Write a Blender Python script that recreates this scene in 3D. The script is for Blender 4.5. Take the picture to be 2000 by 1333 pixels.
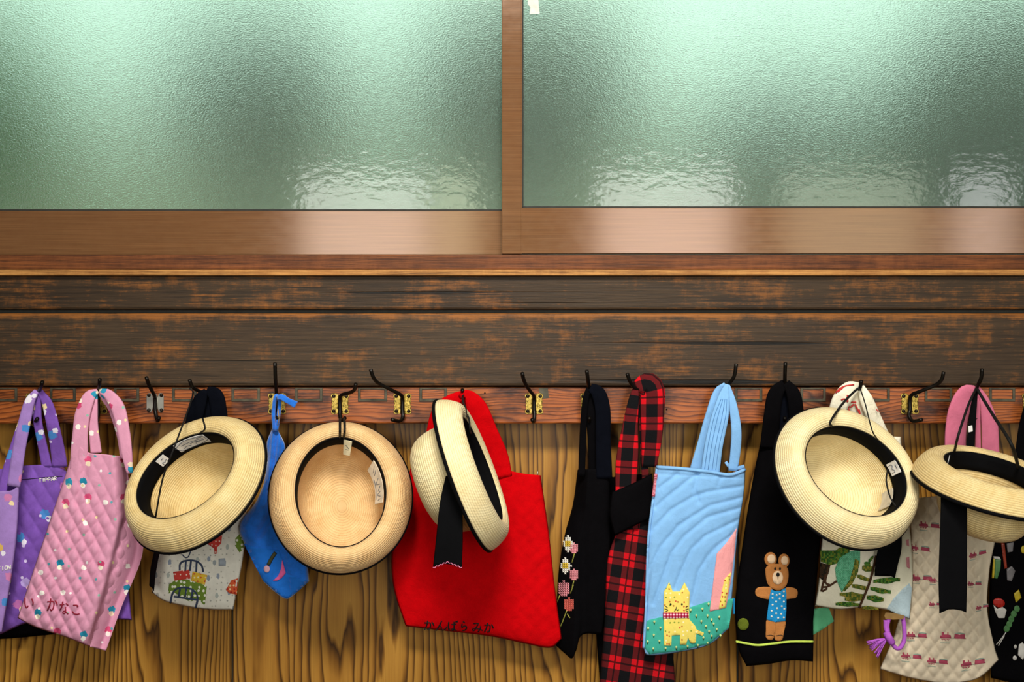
import bpy, bmesh, math, random
from mathutils import Vector, Matrix
from mathutils.bvhtree import BVHTree
from mathutils.geometry import delaunay_2d_cdt

random.seed(7)
SC = bpy.context.scene
COL = SC.collection
for o in list(bpy.data.objects):
    bpy.data.objects.remove(o)

# ------------------------------------------------------------------ camera
D, F, ZC = 2.0, 2000.0, 1.30          # wall plane 2 m from the lens, 2000 px focal length
cam_d = bpy.data.cameras.new('camera')
cam_d.sensor_width = 36.0
cam_d.lens = 36.0
cam = bpy.data.objects.new('camera', cam_d)
cam.location = (0, -D, ZC)
cam.rotation_euler = (math.pi / 2, 0, 0)
COL.objects.link(cam)
SC.camera = cam

# ------------------------------------------------------------------ world: soft overcast sky
w = bpy.data.worlds.new('overcast_sky')
SC.world = w
w.use_nodes = True
w.node_tree.nodes['Background'].inputs[0].default_value = (0.84, 1.0, 0.92, 1)
w.node_tree.nodes['Background'].inputs[1].default_value = 1.6

# ------------------------------------------------------------------ daylight through the opposite windows
BACK = -2.6
def daylight(name, x0, x1, z0, z1, col, radiance):
    a = bpy.data.lights.new(name, 'AREA')
    a.shape = 'RECTANGLE'
    a.size, a.size_y = x1 - x0, z1 - z0
    a.color = col
    a.energy = radiance * math.pi * (x1 - x0) * (z1 - z0)
    o = bpy.data.objects.new(name, a)
    o.location = ((x0 + x1) / 2, BACK - 0.06, (z0 + z1) / 2)
    o.rotation_euler = (math.pi / 2, 0, 0)      # shines towards +Y
    COL.objects.link(o)
    return o
OPEN = [(-0.97, -0.39), (-0.36, -0.17), (0.39, 1.00), (1.22, 1.86), (2.00, 2.28)]
WZ0, WZ1, TZ0, TZ1 = 0.95, 2.06, 3.02, 3.34
LCOL = [(1.0, 0.95, 0.90), (1.0, 0.98, 0.62), (1.0, 0.93, 0.90), (1.0, 0.97, 0.66), (1.0, 0.96, 0.97)]
LRAD = [7.0, 4.0, 7.0, 2.2, 5.4]
for (a, b), c, r in zip(OPEN, LCOL, LRAD):
    daylight('window_daylight', a, b, WZ0, WZ1, c, r)
ADDED_TOP = [(-0.45, 0.45)]
for (a, b) in ADDED_TOP:
    daylight('added_top_light', a, b, TZ0, TZ1, (0.97, 1.0, 0.95), 14)  # added high opening and light, unseen, for more light from above
# added unseen area light: brightens the middle of the rail, edges fall darker
lamp = bpy.data.lights.new('added_rail_light', 'AREA')
lamp.shape = 'RECTANGLE'; lamp.size = 0.95; lamp.size_y = 0.40
lamp.color = (1.0, 0.95, 0.86); lamp.energy = 18; lamp.spread = math.radians(74)
lo = bpy.data.objects.new('added_rail_light', lamp)
lo.location = (0.06, -2.3, 3.15)
lo.rotation_euler = (Vector((0.06, 0, 1.12)) - Vector(lo.location)).to_track_quat('-Z', 'Y').to_euler()
COL.objects.link(lo)

# ------------------------------------------------------------------ exposure
vs = SC.view_settings
vs.view_transform = 'Standard'
vs.look = 'None'
vs.gamma = 1.0
vs.use_curve_mapping = False
vs.exposure = 0.0
SC.cycles.use_denoising = True
SC.cycles.max_bounces = 10
SC.cycles.sample_clamp_indirect = 6

# ================================================================== helpers
CAM = Vector((0, -D, ZC))
def P(px, py, d):
    s = (D - d) / F
    return Vector(((px - 1000) * s, -d, ZC - (py - 666.5) * s))
def proj(v):
    k = F / (D + v.y)
    return 1000 + v.x * k, 666.5 - (v.z - ZC) * k

ORIG = {}
def root(name, label, cat, loc, group=None, kind=None):
    o = bpy.data.objects.new(name, None)
    o.empty_display_size = 0.05
    o.location = loc
    COL.objects.link(o)
    ORIG[o.name] = Vector(loc)
    if label: o['label'] = label
    if cat: o['category'] = cat
    if group: o['group'] = group
    if kind: o['kind'] = kind
    return o
def mk(name, vs_, fs, mat, parent=None, uvs=None, smooth=True, label=None, cat=None, kind=None, group=None):
    """vs_ are world points; the mesh is stored relative to its root."""
    off = ORIG[parent.name] if parent is not None else None
    if off is None:
        off = Vector((0, 0, 0))
    me = bpy.data.meshes.new(name)
    me.from_pydata([tuple(Vector(v) - off) for v in vs_], [], fs)
    if uvs is not None:
        ul = me.uv_layers.new(name='UVMap')
        for l in me.loops:
            ul.data[l.index].uv = uvs[l.vertex_index]
    if smooth:
        me.polygons.foreach_set('use_smooth', [True] * len(me.polygons))
    if mat: me.materials.append(mat)
    me.update()
    o = bpy.data.objects.new(name, me)
    COL.objects.link(o)
    if parent is not None:
        o.parent = parent
    ORIG[o.name] = off
    if label: o['label'] = label
    if cat: o['category'] = cat
    if kind: o['kind'] = kind
    if group: o['group'] = group
    return o
def fix_normals(o):
    bm = bmesh.new(); bm.from_mesh(o.data)
    bmesh.ops.remove_doubles(bm, verts=bm.verts, dist=1e-5)
    bmesh.ops.recalc_face_normals(bm, faces=bm.faces)
    bm.to_mesh(o.data); bm.free()
    return o

def spl(pts, n, closed=False):
    """Catmull-Rom through pts, n+1 samples at even arc length (tuples of any size)."""
    m = len(pts); dim = len(pts[0])
    if m == 2:
        return [tuple(pts[0][k] * (1 - t / n) + pts[1][k] * t / n for k in range(dim)) for t in range(n + 1)]
    dense = []
    seg = m if closed else m - 1
    for i in range(seg):
        if closed:
            p0, p1, p2, p3 = pts[(i - 1) % m], pts[i], pts[(i + 1) % m], pts[(i + 2) % m]
        else:
            p1, p2 = pts[i], pts[i + 1]
            p0 = pts[i - 1] if i else tuple(2 * a - b for a, b in zip(p1, p2))
            p3 = pts[i + 2] if i + 2 < m else tuple(2 * b - a for a, b in zip(p1, p2))
        for k in range(16):
            t = k / 16
            dense.append(tuple(0.5 * (2 * b + (c - a) * t + (2 * a - 5 * b + 4 * c - e) * t * t + (3 * b - a - 3 * c + e) * t ** 3)
                               for a, b, c, e in zip(p0, p1, p2, p3)))
    dense.append(tuple(pts[0]) if closed else tuple(pts[-1]))
    L = [0]
    for a, b in zip(dense, dense[1:]):
        L.append(L[-1] + math.dist(a[:2], b[:2]) + 1e-9)
    out = []; j = 0
    for i in range(n + 1):
        s = L[-1] * i / n
        while j < len(L) - 2 and L[j + 1] < s: j += 1
        t = (s - L[j]) / (L[j + 1] - L[j])
        out.append(tuple(a + (b - a) * t for a, b in zip(dense[j], dense[j + 1])))
    return out

def box_verts(x0, x1, y0, y1, z0, z1):
    v = [(x0, y0, z0), (x1, y0, z0), (x1, y1, z0), (x0, y1, z0), (x0, y0, z1), (x1, y0, z1), (x1, y1, z1), (x0, y1, z1)]
    f = [(0, 3, 2, 1), (4, 5, 6, 7), (0, 1, 5, 4), (1, 2, 6, 5), (2, 3, 7, 6), (3, 0, 4, 7)]
    return v, f
def bevel(o, w, seg=2):
    m = o.modifiers.new('bevel', 'BEVEL'); m.width = w; m.segments = seg; m.limit_method = 'ANGLE'
    return o
def pxbox(name, x0, x1, y0, y1, d0, d1, mat, parent=None, bev=0.0015, **k):
    """box whose front face (depth d1) covers the pixel rectangle x0..x1, y0..y1."""
    a, b = P(x0, y0, d1), P(x1, y1, d1)
    v, f = box_verts(a.x, b.x, -d1, -d0, b.z, a.z)
    o = mk(name, v, f, mat, parent, smooth=False, **k)
    if bev: bevel(o, bev)
    return o

def tube(name, pts, r, mat, parent, n=8, seg=None, closed=False, rs=None, **k):
    """round tube through world points."""
    P3 = [tuple(p) for p in pts]
    if seg: P3 = spl3(P3, seg, closed)
    P3 = [Vector(p) for p in P3]
    m = len(P3)
    V = []; Fc = []; U = []
    up = None
    for i in range(m):
        if closed: t = (P3[(i + 1) % m] - P3[i - 1])
        else: t = P3[min(i + 1, m - 1)] - P3[max(i - 1, 0)]
        if t.length < 1e-9: t = Vector((0, 0, 1))
        t.normalize()
        if up is None:
            up = Vector((0, -1, 0)) if abs(t.y) < 0.9 else Vector((1, 0, 0))
        s = t.cross(up)
        if s.length < 1e-4: s = t.cross(Vector((1, 0, 0)))
        s.normalize(); up = s.cross(t).normalized()
        rr = rs[min(i * len(rs) // m, len(rs) - 1)] if rs else r
        for j in range(n):
            a = 2 * math.pi * j / n
            V.append(P3[i] + (s * math.cos(a) + up * math.sin(a)) * rr); U.append((j / n, i * 0.1))
    for i in range(m if closed else m - 1):
        for j in range(n):
            a, b = i * n + j, i * n + (j + 1) % n
            c, e = ((i + 1) % m) * n + (j + 1) % n, ((i + 1) % m) * n + j
            Fc.append((a, b, c, e))
    if not closed:
        Fc.append(tuple(range(n - 1, -1, -1))); Fc.append(tuple(range((m - 1) * n, m * n)))
    return mk(name, V, Fc, mat, parent, U, **k)
def spl3(pts, n, closed=False):
    m = len(pts)
    if m == 2:
        return [tuple(Vector(pts[0]).lerp(Vector(pts[1]), i / n)) for i in range(n + 1)]
    out = []
    seg = m if closed else m - 1
    per = max(2, n // seg)
    for i in range(seg):
        if closed: q = [pts[(i + k) % m] for k in (-1, 0, 1, 2)]
        else:
            p1, p2 = pts[i], pts[i + 1]
            q = [pts[i - 1] if i else tuple(2 * a - b for a, b in zip(p1, p2)), p1, p2,
                 pts[i + 2] if i + 2 < m else tuple(2 * b - a for a, b in zip(p1, p2))]
        for k in range(per):
            t = k / per
            out.append(tuple(0.5 * (2 * b + (c - a) * t + (2 * a - 5 * b + 4 * c - e) * t * t + (3 * b - a - 3 * c + e) * t ** 3)
                             for a, b, c, e in zip(*q)))
    if not closed: out.append(tuple(pts[-1]))
    return out

def strap(name, path, mat, parent, th=0.004, seg=28, uvscale=0.01, end=None, **k):
    """flat woven band; path = (px, py, depth, width_px[, twist]); faces the room unless twisted.
    end='v' cuts a swallow-tail notch into the last end."""
    pts = spl([p if len(p) == 5 else (*p, 0.0) for p in path], seg)
    C = [P(p[0], p[1], p[2]) for p in pts]
    V = []; U = []; Fc = []; L = 0
    prof = [(-.5, 0), (-.46, .8), (-.3, 1), (-.1, 1), (.1, 1), (.3, 1), (.46, .8), (.5, 0), (.46, -.8), (.2, -1), (-.2, -1), (-.46, -.8)]
    n = len(prof)
    for i, (p, c) in enumerate(zip(pts, C)):
        t = (C[min(i + 1, seg)] - C[max(i - 1, 0)]).normalized()
        if i: L += (c - C[i - 1]).length
        f = Vector((0, -1, 0)); f = f - t * f.dot(t)
        if f.length < 1e-3: f = Vector((1, 0, 0))
        f.normalize(); s = f.cross(t).normalized()
        a = math.radians(p[4])
        s, f = s * math.cos(a) + f * math.sin(a), f * math.cos(a) - s * math.sin(a)
        wd = p[3] * (D - p[2]) / F
        for (x, y) in prof:
            q = c + s * (x * wd) + f * (y * th / 2)
            if end == 'v' and i == seg:
                q = q - t * (0.5 - abs(x)) * wd * 0.42
            V.append(q); U.append((x * p[3] * uvscale, L * F / D * uvscale))
    for i in range(seg):
        for j in range(n):
            Fc.append((i * n + j, i * n + (j + 1) % n, (i + 1) * n + (j + 1) % n, (i + 1) * n + j))
    Fc.append(tuple(range(n - 1, -1, -1))); Fc.append(tuple(range(seg * n, seg * n + n)))
    return fix_normals(mk(name, V, Fc, mat, parent, U, **k))

class Cloth:
    """closed bag body: front and back sheets joined along sides and bottom, open at the top.
    Border polylines are read off the photograph; depth comes from mid(u,v), thickness and relief."""
    def __init__(self, name, parent, top, right, bottom, left, mat, mid, thick, relief=None, nu=40, nv=70,
                 edge=0.55, back=0.6, closed_top=False, **k):
        T, B = spl(top, nu), spl(bottom, nu)
        L, R = spl(left, nv), spl(right, nv)
        T[0] = L[0]; T[-1] = R[0]; B[0] = L[-1]; B[-1] = R[-1]
        def pt(i, j):
            u, v = i / nu, j / nv
            return tuple((1 - v) * T[i][c] + v * B[i][c] + (1 - u) * L[j][c] + u * R[j][c]
                         - ((1 - u) * (1 - v) * T[0][c] + u * (1 - v) * T[-1][c] + (1 - u) * v * B[0][c] + u * v * B[-1][c]) for c in (0, 1))
        midf = mid if callable(mid) else (lambda u, v: mid)
        def prof(u, v):
            a = max(0.0, 1 - abs(2 * u - 1) ** 5) ** edge
            b = max(0.0, 1 - v ** 14) ** edge
            if closed_top: b *= max(0.0, 1 - (1 - v) ** 14) ** edge
            return a * b
        G = {}; V = []; U = []
        def add(p, d):
            V.append(P(p[0], p[1], d)); U.append((p[0] / 100, -p[1] / 100)); return len(V) - 1
        fr = {}; bk = {}
        for j in range(nv + 1):
            for i in range(nu + 1):
                u, v = i / nu, j / nv; p = pt(i, j); w_ = prof(u, v); m = midf(u, v)
                r = relief(p[0], p[1], u, v) if relief else 0.0
                d = m + thick * w_ + r * min(1, w_ * 1.6)
                fr[i, j] = add(p, d)
                if (i in (0, nu)) or j == nv or (closed_top and j == 0): bk[i, j] = fr[i, j]
                else: bk[i, j] = add(p, max(-0.042, m - thick * back * w_))
        Fc = []
        for j in range(nv):
            for i in range(nu):
                Fc.append((fr[i, j], fr[i, j + 1], fr[i + 1, j + 1], fr[i + 1, j]))
                Fc.append((bk[i, j], bk[i + 1, j], bk[i + 1, j + 1], bk[i, j + 1]))
        self.front = list(Fc[0::2])
        if not closed_top:                                   # turned-in hem on both lips
            jj = [0, max(1, nv // 24), max(2, nv // 10)]
            for grid, sg in ((fr, -1), (bk, 1)):
                rows = []
                for q, j in enumerate(jj):
                    row = []
                    for i in range(nu + 1):
                        base = V[grid[i, j]]
                        px, py = proj(base); d = -base.y
                        gap = abs(V[fr[i, j]].y - V[bk[i, j]].y)
                        row.append(add((px, py), d + sg * min(0.003, gap * 0.4)))
                    rows.append(row)
                for i in range(nu):
                    a = (grid[i, 0], grid[i + 1, 0], rows[0][i + 1], rows[0][i])
                    Fc.append(a if sg < 0 else a[::-1])
                    for q in range(2):
                        a = (rows[q][i], rows[q][i + 1], rows[q + 1][i + 1], rows[q + 1][i])
                        Fc.append(a if sg < 0 else a[::-1])
        self.obj = mk(name, V, Fc, mat, parent, U, **k)
        self.parent = parent
        self.bvh = BVHTree.FromPolygons([tuple(v) for v in V], self.front)
        self.dflt = midf(.5, .5) + thick
    def at(self, px, py, off=0.0):
        dr = (P(px, py, 0.0) - CAM).normalized()
        h = self.bvh.ray_cast(CAM, dr, 5)
        if h[0] is None:
            h2 = self.bvh.find_nearest(P(px, py, self.dflt))
            q = P(px, py, -h2[0].y)
            return q - dr * off
        return h[0] - dr * off
    def patch(self, name, outline, mat, parent=None, off=0.0016, step=7, smooth_n=None, base=None, **k):
        """a piece of cloth sewn on: outline in pixels, draped over the body."""
        if smooth_n: outline = spl(outline, smooth_n, True)[:-1]
        n = len(outline)
        A = sum(outline[i][0] * outline[(i + 1) % n][1] - outline[(i + 1) % n][0] * outline[i][1] for i in range(n))
        if A < 0: outline = outline[::-1]
        dense = []
        for i in range(n):
            a, b = outline[i], outline[(i + 1) % n]
            m = max(1, int(math.dist(a, b) / step))
            for q in range(m): dense.append((a[0] + (b[0] - a[0]) * q / m, a[1] + (b[1] - a[1]) * q / m))
        n = len(dense)
        xs = [p[0] for p in dense]; ys = [p[1] for p in dense]
        pts = [Vector(p) for p in dense]
        y = min(ys) + step * .5
        while y < max(ys):
            x = min(xs) + step * .5
            while x < max(xs):
                pts.append(Vector((x + random.uniform(-.1, .1), y + random.uniform(-.1, .1)))); x += step
            y += step
        r = delaunay_2d_cdt(pts, [], [list(range(n))], 1, 1e-4)
        v2, fc = r[0], [tuple(f) for f in r[2]]
        V = [self.at(p.x, p.y, off) for p in v2]
        U = [(p.x / 100, -p.y / 100) for p in v2]
        # skirt
        cnt = {}
        for f in fc:
            for a, b in zip(f, f[1:] + f[:1]): cnt[(a, b)] = 1
        low = {}
        for (a, b) in list(cnt):
            if (b, a) not in cnt:
                for q in (a, b):
                    if q not in low:
                        low[q] = len(V); V.append(self.at(v2[q].x, v2[q].y, base if base is not None else -0.0004)); U.append(U[q])
                fc.append((b, a, low[a], low[b]))
        return mk(name, V, fc, mat, parent or self.obj, U, **k)
    def line(self, name, pts, r, mat, parent=None, off=None, n=6, step=4, **k):
        """thread or yarn laid on the body; pts in pixels."""
        L = sum(math.dist(a, b) for a, b in zip(pts, pts[1:]))
        s = spl(pts, max(2, int(L / step)))
        return tube(name, [self.at(p[0], p[1], r * 0.5 if off is None else off) for p in s], r, mat, parent or self.obj, n=n, **k)
    def lines(self, name, polys, r, mat, parent=None, off=None, step=4, **k):
        """several strokes of one piece of lettering or embroidery as one mesh."""
        V = []; Fc = []; U = []
        for pts in polys:
            L = sum(math.dist(a, b) for a, b in zip(pts, pts[1:]))
            s = spl(pts, max(2, int(L / step)))
            Q = [self.at(p[0], p[1], r * 0.5 if off is None else off) for p in s]
            b0 = len(V); m = len(Q); n = 6
            for i, q in enumerate(Q):
                t = (Q[min(i + 1, m - 1)] - Q[max(i - 1, 0)])
                t = t.normalized() if t.length > 1e-9 else Vector((1, 0, 0))
                u = Vector((0, -1, 0)); sd = t.cross(u)
                sd = sd.normalized() if sd.length > 1e-6 else Vector((1, 0, 0))
                u = sd.cross(t)
                for j in range(n):
                    a = 2 * math.pi * j / n
                    V.append(q + (sd * math.cos(a) + u * math.sin(a)) * r); U.append((0, 0))
            for i in range(m - 1):
                for j in range(n):
                    Fc.append((b0 + i * n + j, b0 + i * n + (j + 1) % n, b0 + (i + 1) * n + (j + 1) % n, b0 + (i + 1) * n + j))
            Fc.append(tuple(b0 + j for j in range(n - 1, -1, -1))); Fc.append(tuple(b0 + (m - 1) * n + j for j in range(n)))
        return mk(name, V, Fc, mat, parent or self.obj, U, **k)

def ell(cx, cy, rx, ry, n=20, rot=0):
    c, s = math.cos(rot), math.sin(rot)
    return [(cx + rx * math.cos(t) * c - ry * math.sin(t) * s, cy + rx * math.cos(t) * s + ry * math.sin(t) * c)
            for t in (2 * math.pi * i / n for i in range(n))]

# ================================================================== materials
def lin(c):
    if isinstance(c, str):
        c = tuple(int(c[i:i + 2], 16) / 255 for i in (1, 3, 5))
    return tuple(x / 12.92 if x <= 0.04045 else ((x + 0.055) / 1.055) ** 2.4 for x in c) + (1.0,)
class NT:
    def __init__(self, name, rough=0.8, spec=0.3):
        self.m = bpy.data.materials.new(name); self.m.use_nodes = True
        self.t = self.m.node_tree; self.b = self.t.nodes['Principled BSDF']
        self.b.inputs['Roughness'].default_value = rough
        self.b.inputs['Specular IOR Level'].default_value = spec
    def n(self, typ, ins=None, **kw):
        x = self.t.nodes.new(typ)
        for a, v in kw.items(): setattr(x, a, v)
        for i, v in (ins or {}).items():
            self.put(x.inputs[i], v)
        return x
    def put(self, sock, v):
        if isinstance(v, bpy.types.NodeSocket): self.t.links.new(v, sock)
        else: sock.default_value = v
    def math(self, op, a, b=0.0, c=None, clamp=False):
        x = self.n('ShaderNodeMath', operation=op); x.use_clamp = clamp
        self.put(x.inputs[0], a); self.put(x.inputs[1], b)
        if c is not None: self.put(x.inputs[2], c)
        return x.outputs[0]
    def mix(self, f, a, b, mode='MIX'):
        x = self.n('ShaderNodeMix', data_type='RGBA', blend_type=mode)
        self.put(x.inputs[0], f); self.put(x.inputs[6], a); self.put(x.inputs[7], b)
        return x.outputs[2]
    def ramp(self, f, stops, interp='LINEAR'):
        x = self.n('ShaderNodeValToRGB'); r = x.color_ramp; r.interpolation = interp
        while len(r.elements) < len(stops): r.elements.new(0.5)
        for e, (p, c) in zip(r.elements, stops): e.position = p; e.color = c if len(c) == 4 else (*c, 1)
        self.put(x.inputs[0], f); return x.outputs[0]
    def co(self, kind='Object'):
        return self.n('ShaderNodeTexCoord').outputs[kind]
    def map(self, v, scale=(1, 1, 1), loc=(0, 0, 0), rot=(0, 0, 0)):
        x = self.n('ShaderNodeMapping'); self.put(x.inputs[0], v)
        x.inputs['Location'].default_value = loc; x.inputs['Rotation'].default_value = rot; x.inputs['Scale'].default_value = scale
        return x.outputs[0]
    def noise(self, v, scale=5, detail=3, rough=0.5, dist=0.0, out=0):
        x = self.n('ShaderNodeTexNoise'); self.put(x.inputs['Vector'], v)
        x.inputs['Scale'].default_value = scale; x.inputs['Detail'].default_value = detail
        x.inputs['Roughness'].default_value = rough; x.inputs['Distortion'].default_value = dist
        return x.outputs[out]
    def bump(self, h, strength=0.3, dist=0.001, nrm=None):
        x = self.n('ShaderNodeBump'); x.inputs['Strength'].default_value = strength; x.inputs['Distance'].default_value = dist
        self.put(x.inputs['Height'], h)
        if nrm is not None: self.put(x.inputs['Normal'], nrm)
        self.t.links.new(x.outputs[0], self.b.inputs['Normal']); return x.outputs[0]
    def color(self, c): self.put(self.b.inputs['Base Color'], c)

def plain(name, c, rough=0.6, spec=0.3, metal=0.0, vary=0.12, bump=0.0, bscale=400):
    t = NT(name, rough, spec)
    c = lin(c); dk = tuple(x * (1 - vary * 2) for x in c[:3]) + (1,); lt = tuple(min(1, x * (1 + vary)) for x in c[:3]) + (1,)
    nz = t.noise(t.co(), 60, 3)
    t.color(t.ramp(nz, [(0.3, dk), (0.7, lt)]))
    t.b.inputs['Metallic'].default_value = metal
    if bump: t.bump(t.noise(t.co(), bscale, 2), bump, 0.001)
    return t.m

def cloth_mat(name, c, prints=(), weave=900, wb=0.35, rough=0.9, spec=0.12, vary=0.10, sheen=0.0, extra=None, rot=0.0):
    """woven fabric with an all-over print. prints: (scale, offset, radius, [colours], keep, aspect)"""
    t = NT(name, rough, spec)
    uv = t.co('UV')
    c = lin(c)
    nz = t.noise(t.co(), 45, 4, 0.65)
    base = t.ramp(nz, [(0.25, tuple(x * (1 - vary * 1.6) for x in c[:3]) + (1,)), (0.75, tuple(min(1, x * (1 + vary)) for x in c[:3]) + (1,))])
    if extra: base = extra(t, uv, base)
    for sc, off, rad, cols, keep, asp in prints:
        v = t.map(uv, (sc, sc * asp, 1), (off[0], off[1], 0), (0, 0, rot))
        # wobble so that motifs are not perfect discs
        vo = t.n('ShaderNodeTexVoronoi', voronoi_dimensions='2D', feature='F1')
        vo.inputs['Scale'].default_value = 1.0; vo.inputs['Randomness'].default_value = 0.55
        wob = t.n('ShaderNodeVectorMath', operation='MULTIPLY_ADD')
        t.put(wob.inputs[0], t.noise(uv, 22, 1, out=1)); wob.inputs[1].default_value = (rad * .9,) * 3; t.put(wob.inputs[2], v)
        t.put(vo.inputs['Vector'], wob.outputs[0])
        sp = t.n('ShaderNodeSeparateColor'); t.put(sp.inputs[0], vo.outputs['Color'])
        inside = t.math('LESS_THAN', vo.outputs['Distance'], rad)
        kp = t.math('LESS_THAN', sp.outputs[1], keep)
        n_ = len(cols)
        cr = t.ramp(sp.outputs[0], [(i / n_, lin(k)) for i, k in enumerate(cols)], 'CONSTANT') if n_ > 1 else lin(cols[0])
        base = t.mix(t.math('MULTIPLY', inside, kp), base, cr)
    t.color(base)
    if sheen: t.b.inputs['Sheen Weight'].default_value = sheen
    wv = t.noise(t.map(t.co(), (weave, weave * .3, weave)), 1, 2)
    cr_ = t.noise(t.co(), 70, 3)
    fold = t.noise(t.co(), 17, 4, 0.55, 1.2)
    t.bump(t.math('ADD', t.math('MULTIPLY', fold, 7.0), t.math('MULTIPLY_ADD', cr_, 1.5, wv)), wb, 0.0008)
    return t.m

# ---- wood, metal, glass
def mat_panel():
    t = NT('printed_wood_panel', 0.42, 0.35)
    co = t.co()
    warp = t.noise(t.map(co, (5.0, 1, 0.75)), 1.0, 2, 0.45)
    warp2 = t.noise(t.map(co, (40, 1, 6)), 1.0, 2)
    x = t.n('ShaderNodeSeparateXYZ'); t.put(x.inputs[0], co)
    ph = t.math('ADD', t.math('MULTIPLY', x.outputs[0], 62), t.math('ADD', t.math('MULTIPLY', warp, 22), t.math('MULTIPLY', warp2, 1.2)))
    fr = t.math('FRACT', ph)
    ring = t.ramp(fr, [(0.0, lin('#cf9a42')), (0.45, lin('#c28c38')), (0.70, lin('#946422')), (0.85, lin('#52330f')), (0.93, lin('#a8762c')), (1.0, lin('#cf9a42'))])
    fine = t.noise(t.map(co, (420, 1, 9)), 1.0, 3)
    c = t.mix(t.math('MULTIPLY', fine, 0.55), ring, lin('#6e4a1c'), 'MULTIPLY')
    cloud = t.ramp(t.noise(t.map(co, (2.5, 1, 1.2)), 1.0, 3), [(0.3, (0.55, 0.50, 0.45, 1)), (0.7, (1, 1, 1, 1))])
    t.color(t.mix(0.8, c, cloud, 'MULTIPLY'))
    t.bump(fine, 0.12, 0.0006)
    return t.m
def mat_beam(name, dark, worn, amount, edge_z=None, seed=0.0):
    """old timber: near-black grain over brown, colour worn through in broken horizontal strokes."""
    t = NT(name, 0.60, 0.28)
    co = t.map(t.co(), loc=(seed, 0, seed * .37))
    grain = t.noise(t.map(co, (4, 30, 190)), 1.0, 5, 0.7)
    fine = t.noise(t.map(co, (16, 30, 640)), 1.0, 3, 0.7)
    patch = t.noise(t.map(co, (9, 10, 17)), 1.0, 6, 0.75)
    broad = t.noise(t.map(co, (2.2, 3, 6)), 1.0, 3, 0.6)
    drips = t.noise(t.map(co, (60, 10, 14)), 1.0, 4, 0.65)
    f = t.math('ADD', t.math('MULTIPLY', patch, 0.58), t.math('ADD', t.math('MULTIPLY', drips, 0.20), t.math('ADD', t.math('MULTIPLY', grain, 0.26), t.math('MULTIPLY', fine, 0.22))))
    if edge_z is not None:
        xyz = t.n('ShaderNodeSeparateXYZ'); t.put(xyz.inputs[0], t.co())
        e = t.math('MULTIPLY', t.math('SUBTRACT', xyz.outputs[2], edge_z - 0.016), 70.0, clamp=True)
        f = t.math('ADD', f, t.math('MULTIPLY', e, 0.17))
    k = lambda c, s: tuple(x * s for x in lin(c)[:3]) + (1,)
    g2 = t.math('ADD', t.math('MULTIPLY', grain, .55), t.math('MULTIPLY', fine, .45))
    base = t.ramp(g2, [(0.34, k(dark, .22)), (0.50, k(dark, .75)), (0.66, k(dark, 1.15))])
    base = t.mix(1.0, base, t.ramp(broad, [(0.3, (0.62, 0.58, 0.56, 1)), (0.7, (1, 1, 1, 1))]), 'MULTIPLY')
    wornc = t.ramp(g2, [(0.34, k(worn, .25)), (0.48, k(worn, .75)), (0.66, k(worn, 1.1))])
    mask = t.ramp(f, [(0.60 - amount, (0, 0, 0, 1)), (0.665 - amount, (.35, .35, .35, 1)), (0.76 - amount, (1, 1, 1, 1))])
    c = t.mix(mask, base, wornc)
    crack = t.noise(t.map(co, (1.1, 1, 60)), 1.0, 2, 0.4)
    cr = t.ramp(crack, [(0.285, (0.06, 0.06, 0.06, 1)), (0.31, (1, 1, 1, 1))])
    t.color(t.mix(1.0, c, cr, 'MULTIPLY'))
    t.bump(t.math('ADD', g2, t.math('MULTIPLY', t.ramp(crack, [(0.285, (0, 0, 0, 1)), (0.32, (1, 1, 1, 1))]), 0.8)), 0.6, 0.002)
    return t.m
def mat_rail():
    t = NT('reddish_varnished_wood', 0.40, 0.4)
    co = t.co()
    warp = t.noise(t.map(co, (2.4, 4, 9)), 1.0, 3)
    x = t.n('ShaderNodeSeparateXYZ'); t.put(x.inputs[0], co)
    fr = t.math('FRACT', t.math('ADD', t.math('MULTIPLY', x.outputs[2], 150), t.math('MULTIPLY', warp, 16)))
    ring = t.ramp(fr, [(0, lin('#b5642c')), (0.5, lin('#a85824')), (0.8, lin('#652e10')), (1, lin('#b5642c'))])
    stain = t.ramp(t.noise(t.map(co, (9, 9, 22)), 1.0, 4, 0.65), [(0.34, (0.12, 0.09, 0.07, 1)), (0.56, (1, 1, 1, 1))])
    fine = t.noise(t.map(co, (8, 8, 420)), 1.0, 3)
    c = t.mix(1.0, ring, stain, 'MULTIPLY')
    t.color(t.mix(t.math('MULTIPLY', fine, 0.5), c, lin('#4a2410'), 'MULTIPLY'))
    t.bump(t.math('ADD', fine, t.math('MULTIPLY', fr, 0.4)), 0.35, 0.001)
    return t.m
def mat_bronze():
    t = NT('bronze_anodised_aluminium', 0.30, 0.5)
    br = t.noise(t.map(t.co(), (6, 40, 700)), 1.0, 2)
    sc = t.noise(t.map(t.co(), (30, 30, 60)), 1.0, 4, 0.7)
    c = t.ramp(br, [(0.3, lin('#65432a')), (0.7, lin('#7d5536'))])
    t.color(t.mix(t.math('MULTIPLY', sc, .35), c, lin('#8a6a48')))
    t.put(t.b.inputs['Roughness'], t.math('MULTIPLY_ADD', sc, 0.10, 0.09))
    t.b.inputs['Metallic'].default_value = 0.15
    t.bump(br, 0.04, 0.0004)
    return t.m
def mat_glass(name, rough, fine, coarse, strength, trans=1.0):
    t = NT(name, rough, 0.5)
    t.color(lin('#c8e2d2'))
    t.b.inputs['Transmission Weight'].default_value = trans
    t.b.inputs['IOR'].default_value = 1.50
    co = t.co()
    a = t.noise(t.map(co, (260, 260, 380)), 1.0, 3, 0.65)
    b = t.noise(t.map(co, (46, 46, 85)), 1.0, 2, 0.5)
    t.bump(t.math('ADD', t.math('MULTIPLY', a, fine), t.math('MULTIPLY', b, coarse)), strength, 0.001)
    return t.m
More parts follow.
